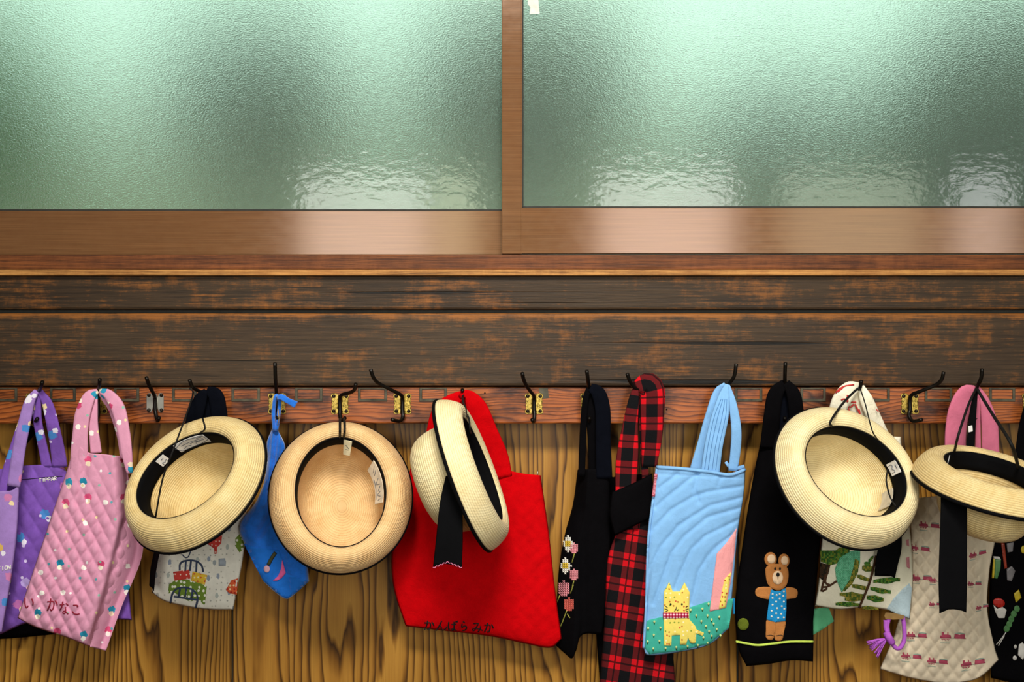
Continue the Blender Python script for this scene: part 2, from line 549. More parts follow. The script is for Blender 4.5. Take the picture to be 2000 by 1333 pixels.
M_PANEL = mat_panel()
M_BEAM1 = mat_beam('dark_weathered_timber', '#45331f', '#91571f', -0.045, None, 3.1)
M_BEAM2 = mat_beam('dark_weathered_timber_worn_edge', '#4b3926', '#915822', -0.042, ZC + (666.5 - 613) * (D - .034) / F, 0.0)
M_SILL = mat_beam('brown_varnished_sill', '#6b3a18', '#7a441e', 0.05, None, 7.7)
M_SILLEDGE = mat_beam('pale_lit_sill_edge', '#b3783c', '#c08848', 0.05, None, 5.3)  # sill front catching light, put into the colour as a paler tone
M_RAIL = mat_rail()
M_BRONZE = mat_bronze()
M_GLASS = mat_glass('obscure_glass_face', 0.07, 0.10, 1.0, 0.35, 0.91)
M_GLASSB = mat_glass('obscure_glass_pebbled_back', 0.12, 0.95, 0.45, 1.0)
M_GASKET = plain('dark_rubber_gasket', '#2b2a25', 0.7)
M_PLASTER = plain('brown_panelled_wall', '#4d4033', 0.9, bump=0.1)
M_FLOOR = plain('dark_floor_boards', '#4a3524', 0.5)
M_CEIL = plain('pale_ceiling', '#6a5c4a', 0.9)
M_DARKWOOD = plain('dark_opening_frame', '#33251a', 0.6)
M_BLACKIRON = plain('black_iron', '#17130f', 0.38, 0.5, 0.6, bump=0.2, bscale=300)
def mat_brass():
    t = NT('tarnished_brass', 0.36, 0.5)
    n = t.noise(t.co(), 260, 4, 0.7)
    t.color(t.ramp(n, [(0.38, lin('#4a3d18')), (0.52, lin('#b89a45')), (0.75, lin('#e6cd7a'))]))
    t.b.inputs['Metallic'].default_value = 0.75
    t.bump(n, 0.6, 0.001)
    return t.m
M_BRASS = mat_brass()
M_CHROME = plain('dull_chrome', '#c9c6bb', 0.28, 0.5, 0.8, vary=.06)
M_PATINA = plain('grey_green_patina_metal', '#4a4536', 0.55, 0.4, 0.2, vary=.3)
M_SCREW = plain('dark_screw_steel', '#241c12', 0.5, 0.5, 0.6)
M_TAPE = plain('white_paper_tape', '#e4ded2', 0.8)

# ================================================================== the room
ST = dict(kind='structure')
XL, XR, ZT = -3.2, 3.6, 3.45
def wbox(name, x0, x1, y0, y1, z0, z1, mat, parent=None, **k):
    v, f = box_verts(x0, x1, y0, y1, z0, z1)
    return mk(name, v, f, mat, parent, smooth=False, **k)
wbox('floor', XL, XR, BACK, 0.05, -0.06, 0.0, M_FLOOR, **ST)
wbox('ceiling', XL, XR, BACK, 0.05, ZT, ZT + 0.05, M_CEIL, **ST)
wbox('wall_left', XL - 0.06, XL, BACK, 0.05, 0, ZT, M_PLASTER, **ST)
wbox('wall_right', XR, XR + 0.06, BACK, 0.05, 0, ZT, M_PLASTER, **ST)
# opposite wall with its window openings and the slot for the added top light
def opposite():
    V = []; Fc = []
    def b(*a):
        v, f = box_verts(*a); n = len(V); V.extend(v); Fc.extend(tuple(i + n for i in q) for q in f)
    y0, y1 = BACK - 0.05, BACK
    b(XL, XR, y0, y1, 0, WZ0); b(XL, XR, y0, y1, TZ1, ZT); b(XL, XR, y0, y1, WZ1, TZ0)
    for rows, z0, z1 in ((OPEN, WZ0, WZ1), (ADDED_TOP, TZ0, TZ1)):
        edges = [XL] + [e for o_ in rows for e in o_] + [XR]
        for a, c in zip(edges[0::2], edges[1::2]): b(a, c, y0, y1, z0, z1)
    return mk('wall_front', V, Fc, M_DARKWOOD, None, smooth=False, **ST)
opposite()

# panelled wall under the rail: veneer boards with recessed joints
WALL = root('wall_back', None, None, (0, 0, 0), kind='structure')
zb = ZC - (760 - 666.5) / 1000
PB = 0.045
wbox('backing', XL, XR, PB + .008, PB + .05, 0, zb, M_GASKET, WALL)
joints = [-2220, -1235, -547, 453, 1441, 2429, 3417, 4600]
for a, b in zip(joints, joints[1:]):
    ks = (D + PB) / F
    x0, x1 = max((a + 2.2 - 1000) * ks, XL), min((b - 2.2 - 1000) * ks, XR)
    v, f = box_verts(x0, x1, PB, PB + 0.008, 0.0, zb)
    bevel(mk('veneer_panel', v, f, M_PANEL, WALL, smooth=False), 0.0012, 1)
wbox('wall_above_window', XL, XR, 0.0, 0.05, 2.46, ZT, M_PLASTER, WALL)

# timber beams and window sill
X0, X1 = -2150, 4550
pxbox('trim_1', X0, X1, 538, 605, -0.02, 0.024, M_BEAM1, None, 0.004, **ST)
pxbox('trim_2', X0, X1, 612, 755, -0.02, 0.034, M_BEAM2, None, 0.006, **ST)
pxbox('trim_3', X0, X1, 600, 620, -0.03, 0.010, M_GASKET, None, 0, **ST)
pxbox('trim_4', X0, X1, 526.5, 538.5, -0.05, 0.036, M_SILLEDGE, None, 0.002, **ST)
pxbox('trim_5', X0, X1, 497.5, 527, -0.08, 0.020, M_SILL, None, 0.002, **ST)

# sliding sashes
def sash(name, x0, x1, ybot, rail_h, d, stile_l, stile_r, top=-480):
    s = root(name, None, None, P((x0 + x1) / 2, ybot + rail_h, d), kind='structure')
    th = 0.026
    pxbox('bottom_rail', x0 + stile_l, x1 - stile_r, ybot, ybot + rail_h, d - th, d - .001, M_BRONZE, s, 0.0012)
    # thin raised bead along the lower edge of the glass
    pxbox('glazing_bead', x0 + stile_l, x1 - stile_r, ybot - 3, ybot + 0.5, d - th + .006, d - .004, M_GASKET, s, 0.0004)
    if stile_l: pxbox('stile', x0, x0 + stile_l, top, ybot + rail_h + .6, d - th, d, M_BRONZE, s, 0.0014)
    if stile_r: pxbox('stile', x1 - stile_r, x1, top, ybot + rail_h + .6, d - th, d, M_BRONZE, s, 0.0014)
    pxbox('top_rail', x0 + stile_l, x1 - stile_r, top - 30, top, d - th, d - .001, M_BRONZE, s, 0.0012)
    g = pxbox('glass_pane', x0 + stile_l - 2, x1 - stile_r + 2, top, ybot - 1, d - th / 2 - .002, d - th / 2 + .002, M_GLASS, s, 0)
    g.data.materials.append(M_GLASSB)
    for f in g.data.polygons:                       # pebbled relief is on the outdoor face
        if f.normal.y > .5: f.material_index = 1
    return s
W1 = sash('window_1', -900, 1016, 412, 86, -0.034, 40, 34)
W2 = sash('window_2', 980, 2900, 406, 89.5, -0.004, 38, 40)
pxbox('edge_bead', 1016.3, 1019.6, -480, 496, -0.02, -0.003, M_BRONZE, W2, 0.0006)
pxbox('edge_bead', 1019.6, 1022.5, -480, 404, -0.02, -0.006, M_GASKET, W2, 0.0003)
wp = [(1030, -30), (1049, -30), (1052, 6), (1054, 27), (1034, 28), (1036, 14), (1031, 8)]
vv = [P(x, y, -0.0125) for x, y in wp] + [P(x, y, -0.0143) for x, y in wp]
nn = len(wp)
mk('torn_tape', vv, [tuple(range(nn))] + [tuple(range(2 * nn - 1, nn - 1, -1))] + [(i, (i + 1) % nn, nn + (i + 1) % nn, nn + i) for i in range(nn)],
   M_TAPE, W2, smooth=False, label='torn white paper tape')
# wall at the sides of the window strip
wbox('wall_beside_window', XL, -1.93, 0.0, 0.05, 1.46, 2.47, M_PLASTER, WALL)
wbox('wall_beside_window', 1.93, XR, 0.0, 0.05, 1.46, 2.47, M_PLASTER, WALL)
wbox('wall_under_sill', XL, XR, 0.03, 0.05, zb, 1.47, M_GASKET, WALL)

# ------------------------------------------------------------------ the garden behind the glass
M_GRASS = plain('garden_ground', '#86946a', 0.9)
M_BARK = plain('tree_bark', '#4b3f33', 0.9, bump=.4, bscale=40)
M_LEAF = plain('green_leaves', '#7cab68', 0.6, vary=.25)
M_LEAF2 = plain('deep_green_leaves', '#4a6a4a', 0.6, vary=.25)
M_GREYWALL = plain('grey_brown_rendered_wall', '#a39a84', 0.9)
wbox('garden_ground', -9, 9, 0.3, 12, -0.1, 0.0, M_GRASS, kind='structure')
wbox('garden_wall', -9, 9, 5.8, 6.0, 0.0, 3.0, M_GREYWALL, kind='structure')
def tree(label, x, y, h, r, lm, n):
    t = root('garden_tree', label, 'tree', (x, y, 0), group='trees behind the obscure glass')
    tube('trunk', [(x, y, 0), (x + .04, y, h * .4), (x - .03, y + .03, h * .75)], .09, M_BARK, t, rs=[.12, .1, .08, .06], seg=8)
    V = []; Fc = []
    for _ in range(n):
        while True:
            a = Vector((random.uniform(-1, 1), random.uniform(-1, 1), random.uniform(-1, 1)))
            if 0.35 < a.length < 1: break
        c = Vector((x, y, h * .78)) + Vector((a.x * r, a.y * r * .7, a.z * r * .9))
        u = Vector((random.gauss(0, 1), random.gauss(0, 1), random.gauss(0, .6))).normalized()
        v = u.cross(Vector((random.gauss(0, 1), random.gauss(0, 1), random.gauss(0, 1)))).normalized()
        s = random.uniform(.06, .11); b = len(V)
        V += [c - u * s, c + v * s * .45, c + u * s, c - v * s * .45]; Fc.append((b, b + 1, b + 2, b + 3))
    mk('foliage', V, Fc, lm, t, smooth=False, kind='stuff')
tree('green tree showing as a blur behind the left end of the left pane', -2.55, 2.4, 2.9, .62, M_LEAF, 4200)
tree('darker tree blurred behind the middle of the left pane', -1.16, 2.7, 3.1, .42, M_LEAF2, 3600)
tree('green tree blurred behind the post between the two panes', 0.06, 2.6, 3.1, .50, M_LEAF2, 3800)
tree('slim dark tree blurred right of the middle of the right pane', 1.28, 3.0, 2.9, .36, M_LEAF2, 3000)
tree('deep green tree darkening the far right of the right pane', 2.15, 2.2, 2.7, .70, M_LEAF2, 5200)

# ================================================================== coat rail with its card holders
RD = 0.024                                     # front of the rail
RAIL = root('coat_rail', 'long reddish wooden peg rail with small metal card frames under the dark beam', 'coat rail', P(1000, 828, 0))
o = pxbox('board', X0, X1, 756.5, 828, 0.0, RD, M_RAIL, RAIL, 0.003)
def ring_frame(x0, x1, y0, y1, wdt, d0, d1, mat, parent):
    """card holder: raised metal surround, open in the middle."""
    O = [(x0, y0), (x1, y0), (x1, y1), (x0, y1)]
    I = [(x0 + wdt, y0 + wdt * .6), (x1 - wdt, y0 + wdt * .6), (x1 - wdt, y1 - wdt), (x0 + wdt, y1 - wdt)]
    V = [P(*p, d1) for p in O] + [P(*p, d1) for p in I] + [P(*p, d0) for p in O] + [P(*p, d0) for p in I]
    Fc = []
    for i in range(4):
        j = (i + 1) % 4
        Fc += [(i, i + 4, j + 4, j), (i, j, j + 8, i + 8), (i + 4, i + 12, j + 12, j + 4)]
    ob = fix_normals(mk('card_holder', V, Fc, mat, parent, smooth=False))
    bevel(ob, 0.0006, 1)
    return ob
for a, b in [(-120, -66), (-20, 34), (97, 148), (222, 272), (336, 384), (452, 508), (576, 630), (699, 756), (819, 873), (1435, 1489), (1563, 1613),
             (1683, 1738), (1806, 1860), (1932, 1983), (2060, 2114)]:
    ring_frame(a, b, 757.5, 785, 5.5, RD - .0005, RD + .0022, M_PATINA, RAIL)
for x, y in ((1298, 768), (1302, 800), (936, 800), (945, 804), (947, 768)):
    tube('nail_head', [P(x, y, RD - .002), P(x, y, RD + .0012)], .0016, M_SCREW, RAIL, n=8)

# ================================================================== hooks
def extrude_px(name, outline, d0, d1, mat, parent, **k):
    n = len(outline)
    V = [P(x, y, d1) for x, y in outline] + [P(x, y, d0) for x, y in outline]
    Fc = [tuple(range(n)), tuple(range(2 * n - 1, n - 1, -1))] + [(i, n + i, n + (i + 1) % n, (i + 1) % n) for i in range(n)]
    return fix_normals(mk(name, V, Fc, mat, parent, smooth=False, **k))
WING = [(2, -17), (6, -20), (12, -21), (17, -19), (18, -14), (15.5, -9), (17, -4), (15, 0), (17, 4), (15.5, 9), (18, 14), (17, 19), (12, 21), (6, 20), (2, 17)]
def hook(label, cx, path, low, chrome=False, cy=789):
    """double hook: folded back plate with four screws, iron rod with upper prong and small lower hook."""
    h = root('coat_hook', label, 'hook', P(cx, cy, RD), group='hooks along the rail')
    plate = M_CHROME if chrome else M_BRASS
    w_ = WING if not chrome else [(2, -5), (5, -12), (7, -18), (13, -19), (17, -14), (17, 14), (13, 19), (7, 18), (5, 12), (2, 5)]
    left = [(cx - x, cy + y) for x, y in w_]
    right = [(cx + x, cy + y) for x, y in w_]
    ob = extrude_px('back_plate', right + left[::-1], RD, RD + .0018, plate, h); bevel(ob, .0006, 1)
    for sx in (-1, 1):
        for sy in (-1, 1):
            x, y = cx + sx * 12.2, cy + sy * 14.5
            tube('screw', [P(x, y, RD + .001), P(x, y, RD + .0030)], .0036, M_SCREW, h, n=10)
    tube('knuckle', [P(cx, cy - 17, RD + .0035), P(cx, cy + 17, RD + .0035)], .0042, plate, h, n=10)
    pts = [P(*q) for q in path] + [P(cx, cy - 8, RD + .008), P(cx, cy + 12, RD + .008)] + [P(*q) for q in low]
    tube('rod', pts, .0033, M_BLACKIRON, h, n=8, seg=40, rs=[.0036, .0034, .0036, .0038, .0036])
    return h
R2 = RD + .010
hook('black hook holding the purple quilted bag', 68, [(83, 746, .085), (80, 756, .075), (73, 770, .05)], [(68, 815, .036), (70, 823, .045), (73, 818, .055)])
hook('black hook holding the pink quilted bag', 192, [(195, 741, .085), (194, 755, .075), (193, 770, .05)], [(191, 815, .036), (190, 823, .045), (189, 816, .055)])
hook('empty hook with a dull chrome plate beside the pink bag handle', 303, [(286, 738, .075), (291, 752, .06), (301, 772, .04)], [(305, 812, .036), (308, 822, .044), (311, 816, .052)], chrome=True, cy=787)
hook('black hook with a looped tip carrying the leftmost straw hat', 420, [(370, 742, .088), (376, 756, .08), (390, 765, .06), (412, 772, .045)], [(420, 815, .036), (420, 823, .045), (420, 816, .055)])
hook('tall black hook holding the blue drawstring bag', 541, [(537, 709, .085), (538, 740, .075), (540, 770, .045)], [(541, 815, .036), (542, 822, .045), (543, 814, .055)])
hook('black hook bent right above the round straw hat seen from below', 664, [(695, 750, .085), (692, 762, .075), (682, 768, .055), (667, 772, .040)], [(664, 812, .036), (667, 822, .045), (674, 817, .058)])
hook('empty hook with its long prong leaning far left', 786, [(724, 722, .085), (729, 737, .08), (738, 748, .07), (762, 761, .055), (783, 772, .040)], [(787, 815, .036), (780, 823, .046), (765, 820, .062)])
hook('hook hidden in the loop of the red bag', 905, [(903, 762, .07), (904, 768, .06)], [(905, 815, .036), (906, 822, .045), (907, 816, .055)])
hook('empty hook on a stained patch between red and black bags', 1043, [(1020, 729, .085), (1023, 742, .075), (1030, 757, .06), (1042, 773, .040)], [(1044, 812, .036), (1042, 824, .044), (1039, 820, .054)])
hook('hook holding the black bag with cross-stitched flowers', 1151, [(1146, 724, .085), (1148, 740, .078), (1150, 758, .06)], [(1151, 815, .036), (1151, 823, .045), (1151, 816, .055)])
hook('hook carrying the red and black plaid bag', 1281, [(1225, 730, .085), (1230, 744, .08), (1240, 758, .07), (1265, 770, .05)], [(1281, 815, .036), (1281, 823, .045), (1281, 816, .055)])
hook('hook holding the light blue quilted bag', 1410, [(1438, 711, .085), (1434, 735, .08), (1424, 750, .07), (1414, 766, .05)], [(1410, 815, .036), (1410, 823, .045), (1410, 816, .055)])
hook('hook holding the black bag with the felt bear', 1533, [(1534, 709, .085), (1533, 735, .075), (1533, 765, .05)], [(1533, 815, .036), (1533, 823, .045), (1533, 816, .055)])
hook('hook holding the cream cross-stitched bag and a straw hat', 1672, [(1682, 744, .095), (1680, 757, .088), (1675, 766, .06)], [(1672, 815, .036), (1672, 823, .045), (1672, 816, .055)])
hook('empty hook with its long prong leaning far right', 1777, [(1843, 727, .085), (1839, 742, .08), (1828, 752, .07), (1800, 764, .055), (1782, 771, .040)], [(1775, 812, .036), (1783, 823, .046), (1801, 820, .064)])
hook('hook holding the beige train bag with pink handles', 1906, [(1918, 721, .09), (1916, 740, .085), (1908, 758, .07)], [(1906, 815, .036), (1906, 823, .045), (1906, 816, .055)])
hook('hook cut by the right edge of the picture', 2014, [(2030, 735, .085), (2024, 752, .07), (2016, 770, .045)], [(2014, 815, .036), (2014, 823, .045), (2014, 816, .055)])
# stained shadow of a lost card holder and screw holes on the bare stretch
extrude_px('stain_plate', [(1052, 758), (1070, 758), (1072, 778), (1056, 780)], RD, RD + .0004, M_PATINA, RAIL)

# ================================================================== straw hats
def mat_straw(name, c1, c2):
    t = NT(name, 0.62, 0.25)
    uv = t.co('UV')
    x = t.n('ShaderNodeSeparateXYZ'); t.put(x.inputs[0], uv)
    ring = t.math('PINGPONG', t.math('MULTIPLY', x.outputs[1], 1.0), 0.5)          # one braid row = 1 unit
    weave = t.math('PINGPONG', t.math('ADD', t.math('MULTIPLY', x.outputs[0], 1.0), t.math('MULTIPLY', x.outputs[1], .5)), 0.5)
    nz = t.noise(t.co(), 35, 4, .6)
    fib = t.noise(t.map(uv, (1.2, 3, 1)), 1.0, 3, .7)
    base = t.ramp(t.math('ADD', t.math('MULTIPLY', nz, .5), t.math('MULTIPLY', fib, .5)), [(0.30, lin(c2)), (0.62, lin(c1))])
    groove = t.ramp(ring, [(0.0, (0.62, 0.55, 0.45, 1)), (0.16, (1, 1, 1, 1))])
    t.color(t.mix(0.85, base, groove, 'MULTIPLY'))
    t.bump(t.math('ADD', t.math('MULTIPLY', ring, 2.0), t.math('MULTIPLY', weave, .8)), 0.6, 0.0011)
    t.b.inputs['Sheen Weight'].default_value = 0.05
    return t.m
M_STRAW = mat_straw('natural_straw_braid', '#ead39c', '#cfae6c')
M_STRAW2 = mat_straw('warm_straw_braid', '#e8c590', '#cc9c62')
M_STRAW3 = mat_straw('pale_straw_braid', '#f2e2b4', '#dfc68e')
M_RIBBON = cloth_mat('black_grosgrain', '#08080a', weave=1400, wb=.2, rough=.8, spec=.06)
M_TAG = plain('white_label_cloth', '#e6e3e0', .8)
M_INK = plain('blue_black_ink', '#3a4658', .8)
M_CORD = plain('black_elastic', '#0c0b0a', .7)
M_PICOT = plain('pink_stitching', '#d27a9c', .8)
A0, B0, A1, B1 = .106, .084, .146, .133
BR = [(0, 0), (.05, .0028), (.12, .005), (.22, .0066), (.32, .007), (.42, .0062), (.52, .0042), (.62, .0010), (.72, -.0045), (.81, -.0105), (.88, -.0165), (.94, -.0230), (.98, -.0285), (1.0, -.034)]
CRN = [(1.02, -.001), (1.012, -.015), (1.0, -.03), (.987, -.045), (.97, -.06), (.945, -.073), (.905, -.085), (.85, -.0945), (.78, -.102), (.68, -.108), (.55, -.112), (.4, -.1142), (.25, -.1155), (.1, -.116)]
class Hat:
    def __init__(s, label, cx, cy, d, nx, nz, roll, sc, straw):
        ny = -math.sqrt(max(1e-6, 1 - nx * nx - nz * nz)); n = Vector((nx, ny, nz))
        up = Vector((0, 0, 1)) if abs(nz) < .9 else Vector((0, 1, 0))
        x = up.cross(n).normalized(); y = n.cross(x)
        c, q = math.cos(roll), math.sin(roll)
        s.X, s.Y, s.N = x * c + y * q, y * c - x * q, n
        s.C = P(cx, cy, d); s.sc = sc
        s.root = root('straw_hat', label, 'hat', s.C, group='straw school hats on the hooks')
        s.rev('brim', [(A0 + (A1 - A0) * f, B0 + (B1 - B0) * f, z) for f, z in BR], straw, .0022, flip=True)
        s.rev('crown', [(A0 * f, B0 * f, z) for f, z in CRN], straw, .0020, cap=True)
        s.rev('sweatband', [(A0 * .985, B0 * .985, .0012), (A0 * .98, B0 * .98, -.010), (A0 * .972, B0 * .972, -.022), (A0 * .966, B0 * .966, -.034)], M_RIBBON, .0012)
        s.rev('hat_band', [(A0 * 1.045, B0 * 1.05, -.006), (A0 * 1.035, B0 * 1.04, -.018), (A0 * 1.024, B0 * 1.028, -.032)], M_RIBBON, .0014)
        rim = [s.w(A1 * math.cos(t), B1 * math.sin(t), -.0345) for t in (2 * math.pi * i / 120 for i in range(120))]
        tube('edge_piping', rim, .0034, M_RIBBON, s.root, n=8, closed=True)
    def w(s, x, y, z):
        return s.C + (s.X * x + s.Y * y + s.N * z) * s.sc
    def ring(s, th, z, k=.96):
        return s.w(A0 * k * math.cos(th), B0 * k * math.sin(th), z)
    def ang(s, px, py, z=-.015):
        return min((math.dist(proj(s.ring(i * math.pi / 360, z)), (px, py)), i * math.pi / 360) for i in range(720))[1]
    def rev(s, name, prof, mat, th, flip=False, cap=False, n=120):
        V = []; U = []; Fc = []; L = 0; rows = []
        for side in (0, 1):
            L = 0
            seq = list(enumerate(prof))
            for i, (a, b, z) in seq:
                if i: L += math.dist(prof[i - 1][1:], (b, z))
                # offset along the profile normal
                p0, p1 = prof[max(i - 1, 0)], prof[min(i + 1, len(prof) - 1)]
                tb, tz = p1[1] - p0[1], p1[2] - p0[2]; ln = math.hypot(tb, tz) or 1
                nb, nz_ = tz / ln, -tb / ln
                if not flip: nb, nz_ = -nb, -nz_
                o_ = (th / 2) * (1 if side else -1)
                row = []
                for j in range(n):
                    t = 2 * math.pi * j / n
                    V.append(s.w((a + nb * o_) * math.cos(t), (b + nb * o_) * math.sin(t), z + nz_ * o_))
                    U.append((j / n * 150 if j <= n // 2 else (n - j) / n * 150, L / .0042)); row.append(len(V) - 1)
                rows.append(row)
        m = len(prof)
        R = rows[:m] + rows[m:][::-1]
        for i in range(len(R) - 1):
            if cap and i == m - 1: continue
            for j in range(n):
                Fc.append((R[i][j], R[i][(j + 1) % n], R[i + 1][(j + 1) % n], R[i + 1][j]))
        if cap:
            Fc.append(tuple(R[m - 1])); Fc.append(tuple(R[m][::-1]))
        for j in range(n):
            Fc.append((R[-1][j], R[-1][(j + 1) % n], R[0][(j + 1) % n], R[0][j]))
        ob = mk(name, V, Fc, mat, s.root, U)
        bm = bmesh.new(); bm.from_mesh(ob.data); bmesh.ops.recalc_face_normals(bm, faces=bm.faces); bm.to_mesh(ob.data); bm.free()
        return ob
    def tag(s, name, th0, th1, z0, z1, strokes=(), skew=0.0, mat=None, inkr=.0005, k=.955, kin=0.0):
        """label sewn on the sweatband; strokes in 0..1 tag space."""
        g = 8; V = []; Fc = []
        dth = (th1 - th0 + math.pi) % (2 * math.pi) - math.pi
        f = lambda u, v, kk: s.ring(th0 + dth * u + skew * v, z0 + (z1 - z0) * v, kk - kin * v)
        for kk in (k, k + .012):
            for v in (0, 1):
                for u in range(g + 1): V.append(f(u / g, v, kk))
        q = g + 1
        for u in range(g):
            Fc += [(u, u + 1, q + u + 1, q + u), (2 * q + u, 3 * q + u, 3 * q + u + 1, 2 * q + u + 1), (u, 2 * q + u, 2 * q + u + 1, u + 1), (q + u, q + u + 1, 3 * q + u + 1, 3 * q + u)]
        Fc += [(0, q, 3 * q, 2 * q), (g, 2 * q + g, 3 * q + g, q + g)]
        t = fix_normals(mk(name, V, Fc, mat or M_TAG, s.root, smooth=False))
        for st in strokes:
            tube('printed_mark', [f(u, v, k - .004) for u, v in spl(st, 6)] if len(st) > 1 else [f(*st[0], k - .004)], inkr, M_INK, t, n=5)
        return t
    def cord(s, pts, r=.0016, seg=24, name='elastic_cord'):
        return tube(name, pts, r, M_CORD, s.root, n=6, seg=seg)
    def tail(s, path, picot=False):
        t = strap('ribbon_tail', path, M_RIBBON, s.root, th=.0016, seg=24, end='v')
        if picot:
            (px, py, d, w_) = path[-1][:4]
            z = w_ / 2
            pts = []
            for i in range(17):
                u = -1 + i / 8
                pts.append(P(px + u * z, py - (1 - abs(u)) * z * .42 + (1.5 if i % 2 else -1), d + .0012))
            tube('picot_edge', pts, .0009, M_PICOT, t, n=5)
        return t
MSTR = [[(.2, .85), (.2, .15), (.5, .6), (.8, .15), (.8, .85)]]
def seg_lines(rows, u0=.1, u1=.9):
    return [[(u0, r), (u1, r)] for r in rows]

# leftmost hat
h = Hat('straw hat tipped left with white name label, in front of the printed white bag', 361.5, 928.5, .190, -.398, .545, 3.506, .986, M_STRAW)
a = h.ang(372, 868); b = h.ang(330, 890)
h.tag('care_label', h.ang(405, 856), h.ang(347, 878), -.001, -.026, [[(.06, .08), (.94, .08), (.94, .92), (.06, .92), (.06, .08)], [(.12, .25), (.3, .25)], [(.12, .42), (.85, .42)], [(.12, .58), (.6, .58)], [(.3, .75), (.4, .65), (.45, .8)], [(.6, .78), (.75, .7), (.85, .8)]], inkr=.0005)
h.tag('size_tag', h.ang(326, 893), h.ang(311, 907), -.003, -.024, [[(.25, .9), (.25, .55), (.5, .8), (.75, .55), (.75, .9)], [(.3, .3), (.6, .3)]])
h.cord([h.ring(h.ang(298, 1000), -.03), P(318, 935, .190), P(342, 870, .205), P(376, 775, .095), P(371, 760, .082), P(377, 757, .082)])
h.cord([h.ring(h.ang(398, 846), .001, 1.0), P(400, 838, .196), P(396, 818, .178)])
h.tail([(330, 1010, .055, 46, 60), (312, 1060, .05, 40, 60), (300, 1110, .045, 36, 55), (296, 1150, .042, 34, 55)])

# round hat
h = Hat('straw hat seen straight from below between the blue and red bags', 665.6, 960.2, .135, .134, .395, 1.665, .976, M_STRAW2)
h.tag('name_label', h.ang(727, 905), h.ang(741, 985), -.001, -.030, [[(.1, .2), (.2, .6)], [(.2, .25), (.28, .6)], [(.4, .3), (.5, .7), (.55, .3)], [(.6, .3), (.7, .6)], [(.72, .3), (.78, .7), (.84, .3)], [(.9, .3), (.92, .6)], [(.35, .8), (.9, .85)]], mat=plain('yellowed_label', '#e6d2b6', .8), k=.93, kin=.17)
h.tag('size_tag', h.ang(672, 858), h.ang(690, 862), -.002, -.026, [[(.3, .3), (.7, .5)], [(.3, .6), (.7, .6)]], mat=plain('cream_label', '#e2d4ae', .8), k=.95, kin=.20)
h.cord([h.ring(h.ang(664, 853), .0, 1.0), P(664, 842, .150), P(664, 826, .12), P(664, 819, .06)], r=.0026)
h.cord([h.ring(h.ang(673, 853), .0, 1.0), P(673, 842, .150), P(673, 826, .12), P(672, 819, .06)], r=.0026)

# hat on edge
h = Hat('straw hat hanging on edge with long black ribbon over the red bag', 941, 917, .178, .937, .341, 2.117, .992, M_STRAW3)
h.cord([h.ring(h.ang(906, 822), .0, 1.0), P(910, 800, .17), P(904, 786, .12), P(903, 776, .075), P(906, 772, .07)])
h.cord([h.ring(h.ang(918, 850), -.005, 1.0), P(918, 840, .185), P(916, 820, .17), P(908, 798, .14), P(904, 778, .08)], r=.0018)
h.tail([(893, 880, .238, 16), (886, 930, .262, 30), (881, 985, .272, 44), (878, 1050, .272, 52), (874, 1110, .268, 57)], picot=True)

# right hat
h = Hat('straw hat tipped right with a white size tag, above the cream fern bag', 1672.3, 920.2, .200, .321, .434, 2.825, .980, M_STRAW3)
h.tag('size_tag', h.ang(1737, 905), h.ang(1756, 925), -.001, -.026, [[(.2, .85), (.2, .4), (.5, .7), (.8, .4), (.8, .85)], [(.3, .2), (.7, .2)]], k=.945)
h.tag('sewn_patch', h.ang(1752, 950), h.ang(1748, 985), -.030, -.062, [], mat=plain('pale_grey_patch', '#cfc6b4', .85), k=.93)
h.cord([h.ring(h.ang(1616, 838), .0, 1.0), P(1622, 824, .212), P(1645, 790, .14), P(1670, 764, .095), P(1678, 759, .090)], r=.0022)
h.cord([P(1680, 759, .090), P(1690, 790, .14), P(1703, 840, .212), h.ring(h.ang(1709, 860), .0, 1.0)], r=.0012)
h.cord([h.ring(h.ang(1730, 920), -.03), P(1731, 940, .18), P(1738, 970, .18), h.ring(h.ang(1740, 985), -.012, .98)], r=.0014)
h.tail([(1738, 1030, .075, 46), (1738, 1070, .075, 46), (1732, 1100, .072, 44), (1728, 1128, .070, 40)])

# far right hat
h = Hat('straw hat with upturned opening and black ribbon tail, beside the right picture edge', 1939.3, 920.5, .212, .135, .966, 1.385, .963, M_STRAW)
h.tag('round_tag', h.ang(1846, 890), h.ang(1852, 905), -.002, -.026, [[(.4, .4), (.6, .6)]], k=.94)
h.cord([h.ring(h.ang(1862, 885), .0, 1.0), P(1872, 850, .205), P(1890, 795, .13), P(1905, 762, .080)], r=.0022)
h.cord([P(1908, 760, .080), P(1940, 812, .15), P(1975, 868, .25), h.ring(h.ang(1996, 900), -.004, 1.0)], r=.0030)
rb = strap('hanging_ribbon', [(1907, 760, .078, 7), (1901, 800, .080, 13), (1898, 840, .080, 15), (1894, 885, .078, 16)], M_RIBBON, h.root, th=.0016, seg=16)
extrude_px('white_tag', [(1891, 833), (1899, 831), (1900, 843), (1892, 845)], .0815, .0825, M_TAG, rb)
h.tail([(1863, 950, .262, 52), (1863, 1000, .272, 52), (1862, 1060, .272, 54), (1861, 1130, .270, 56), (1861, 1198, .266, 53)])

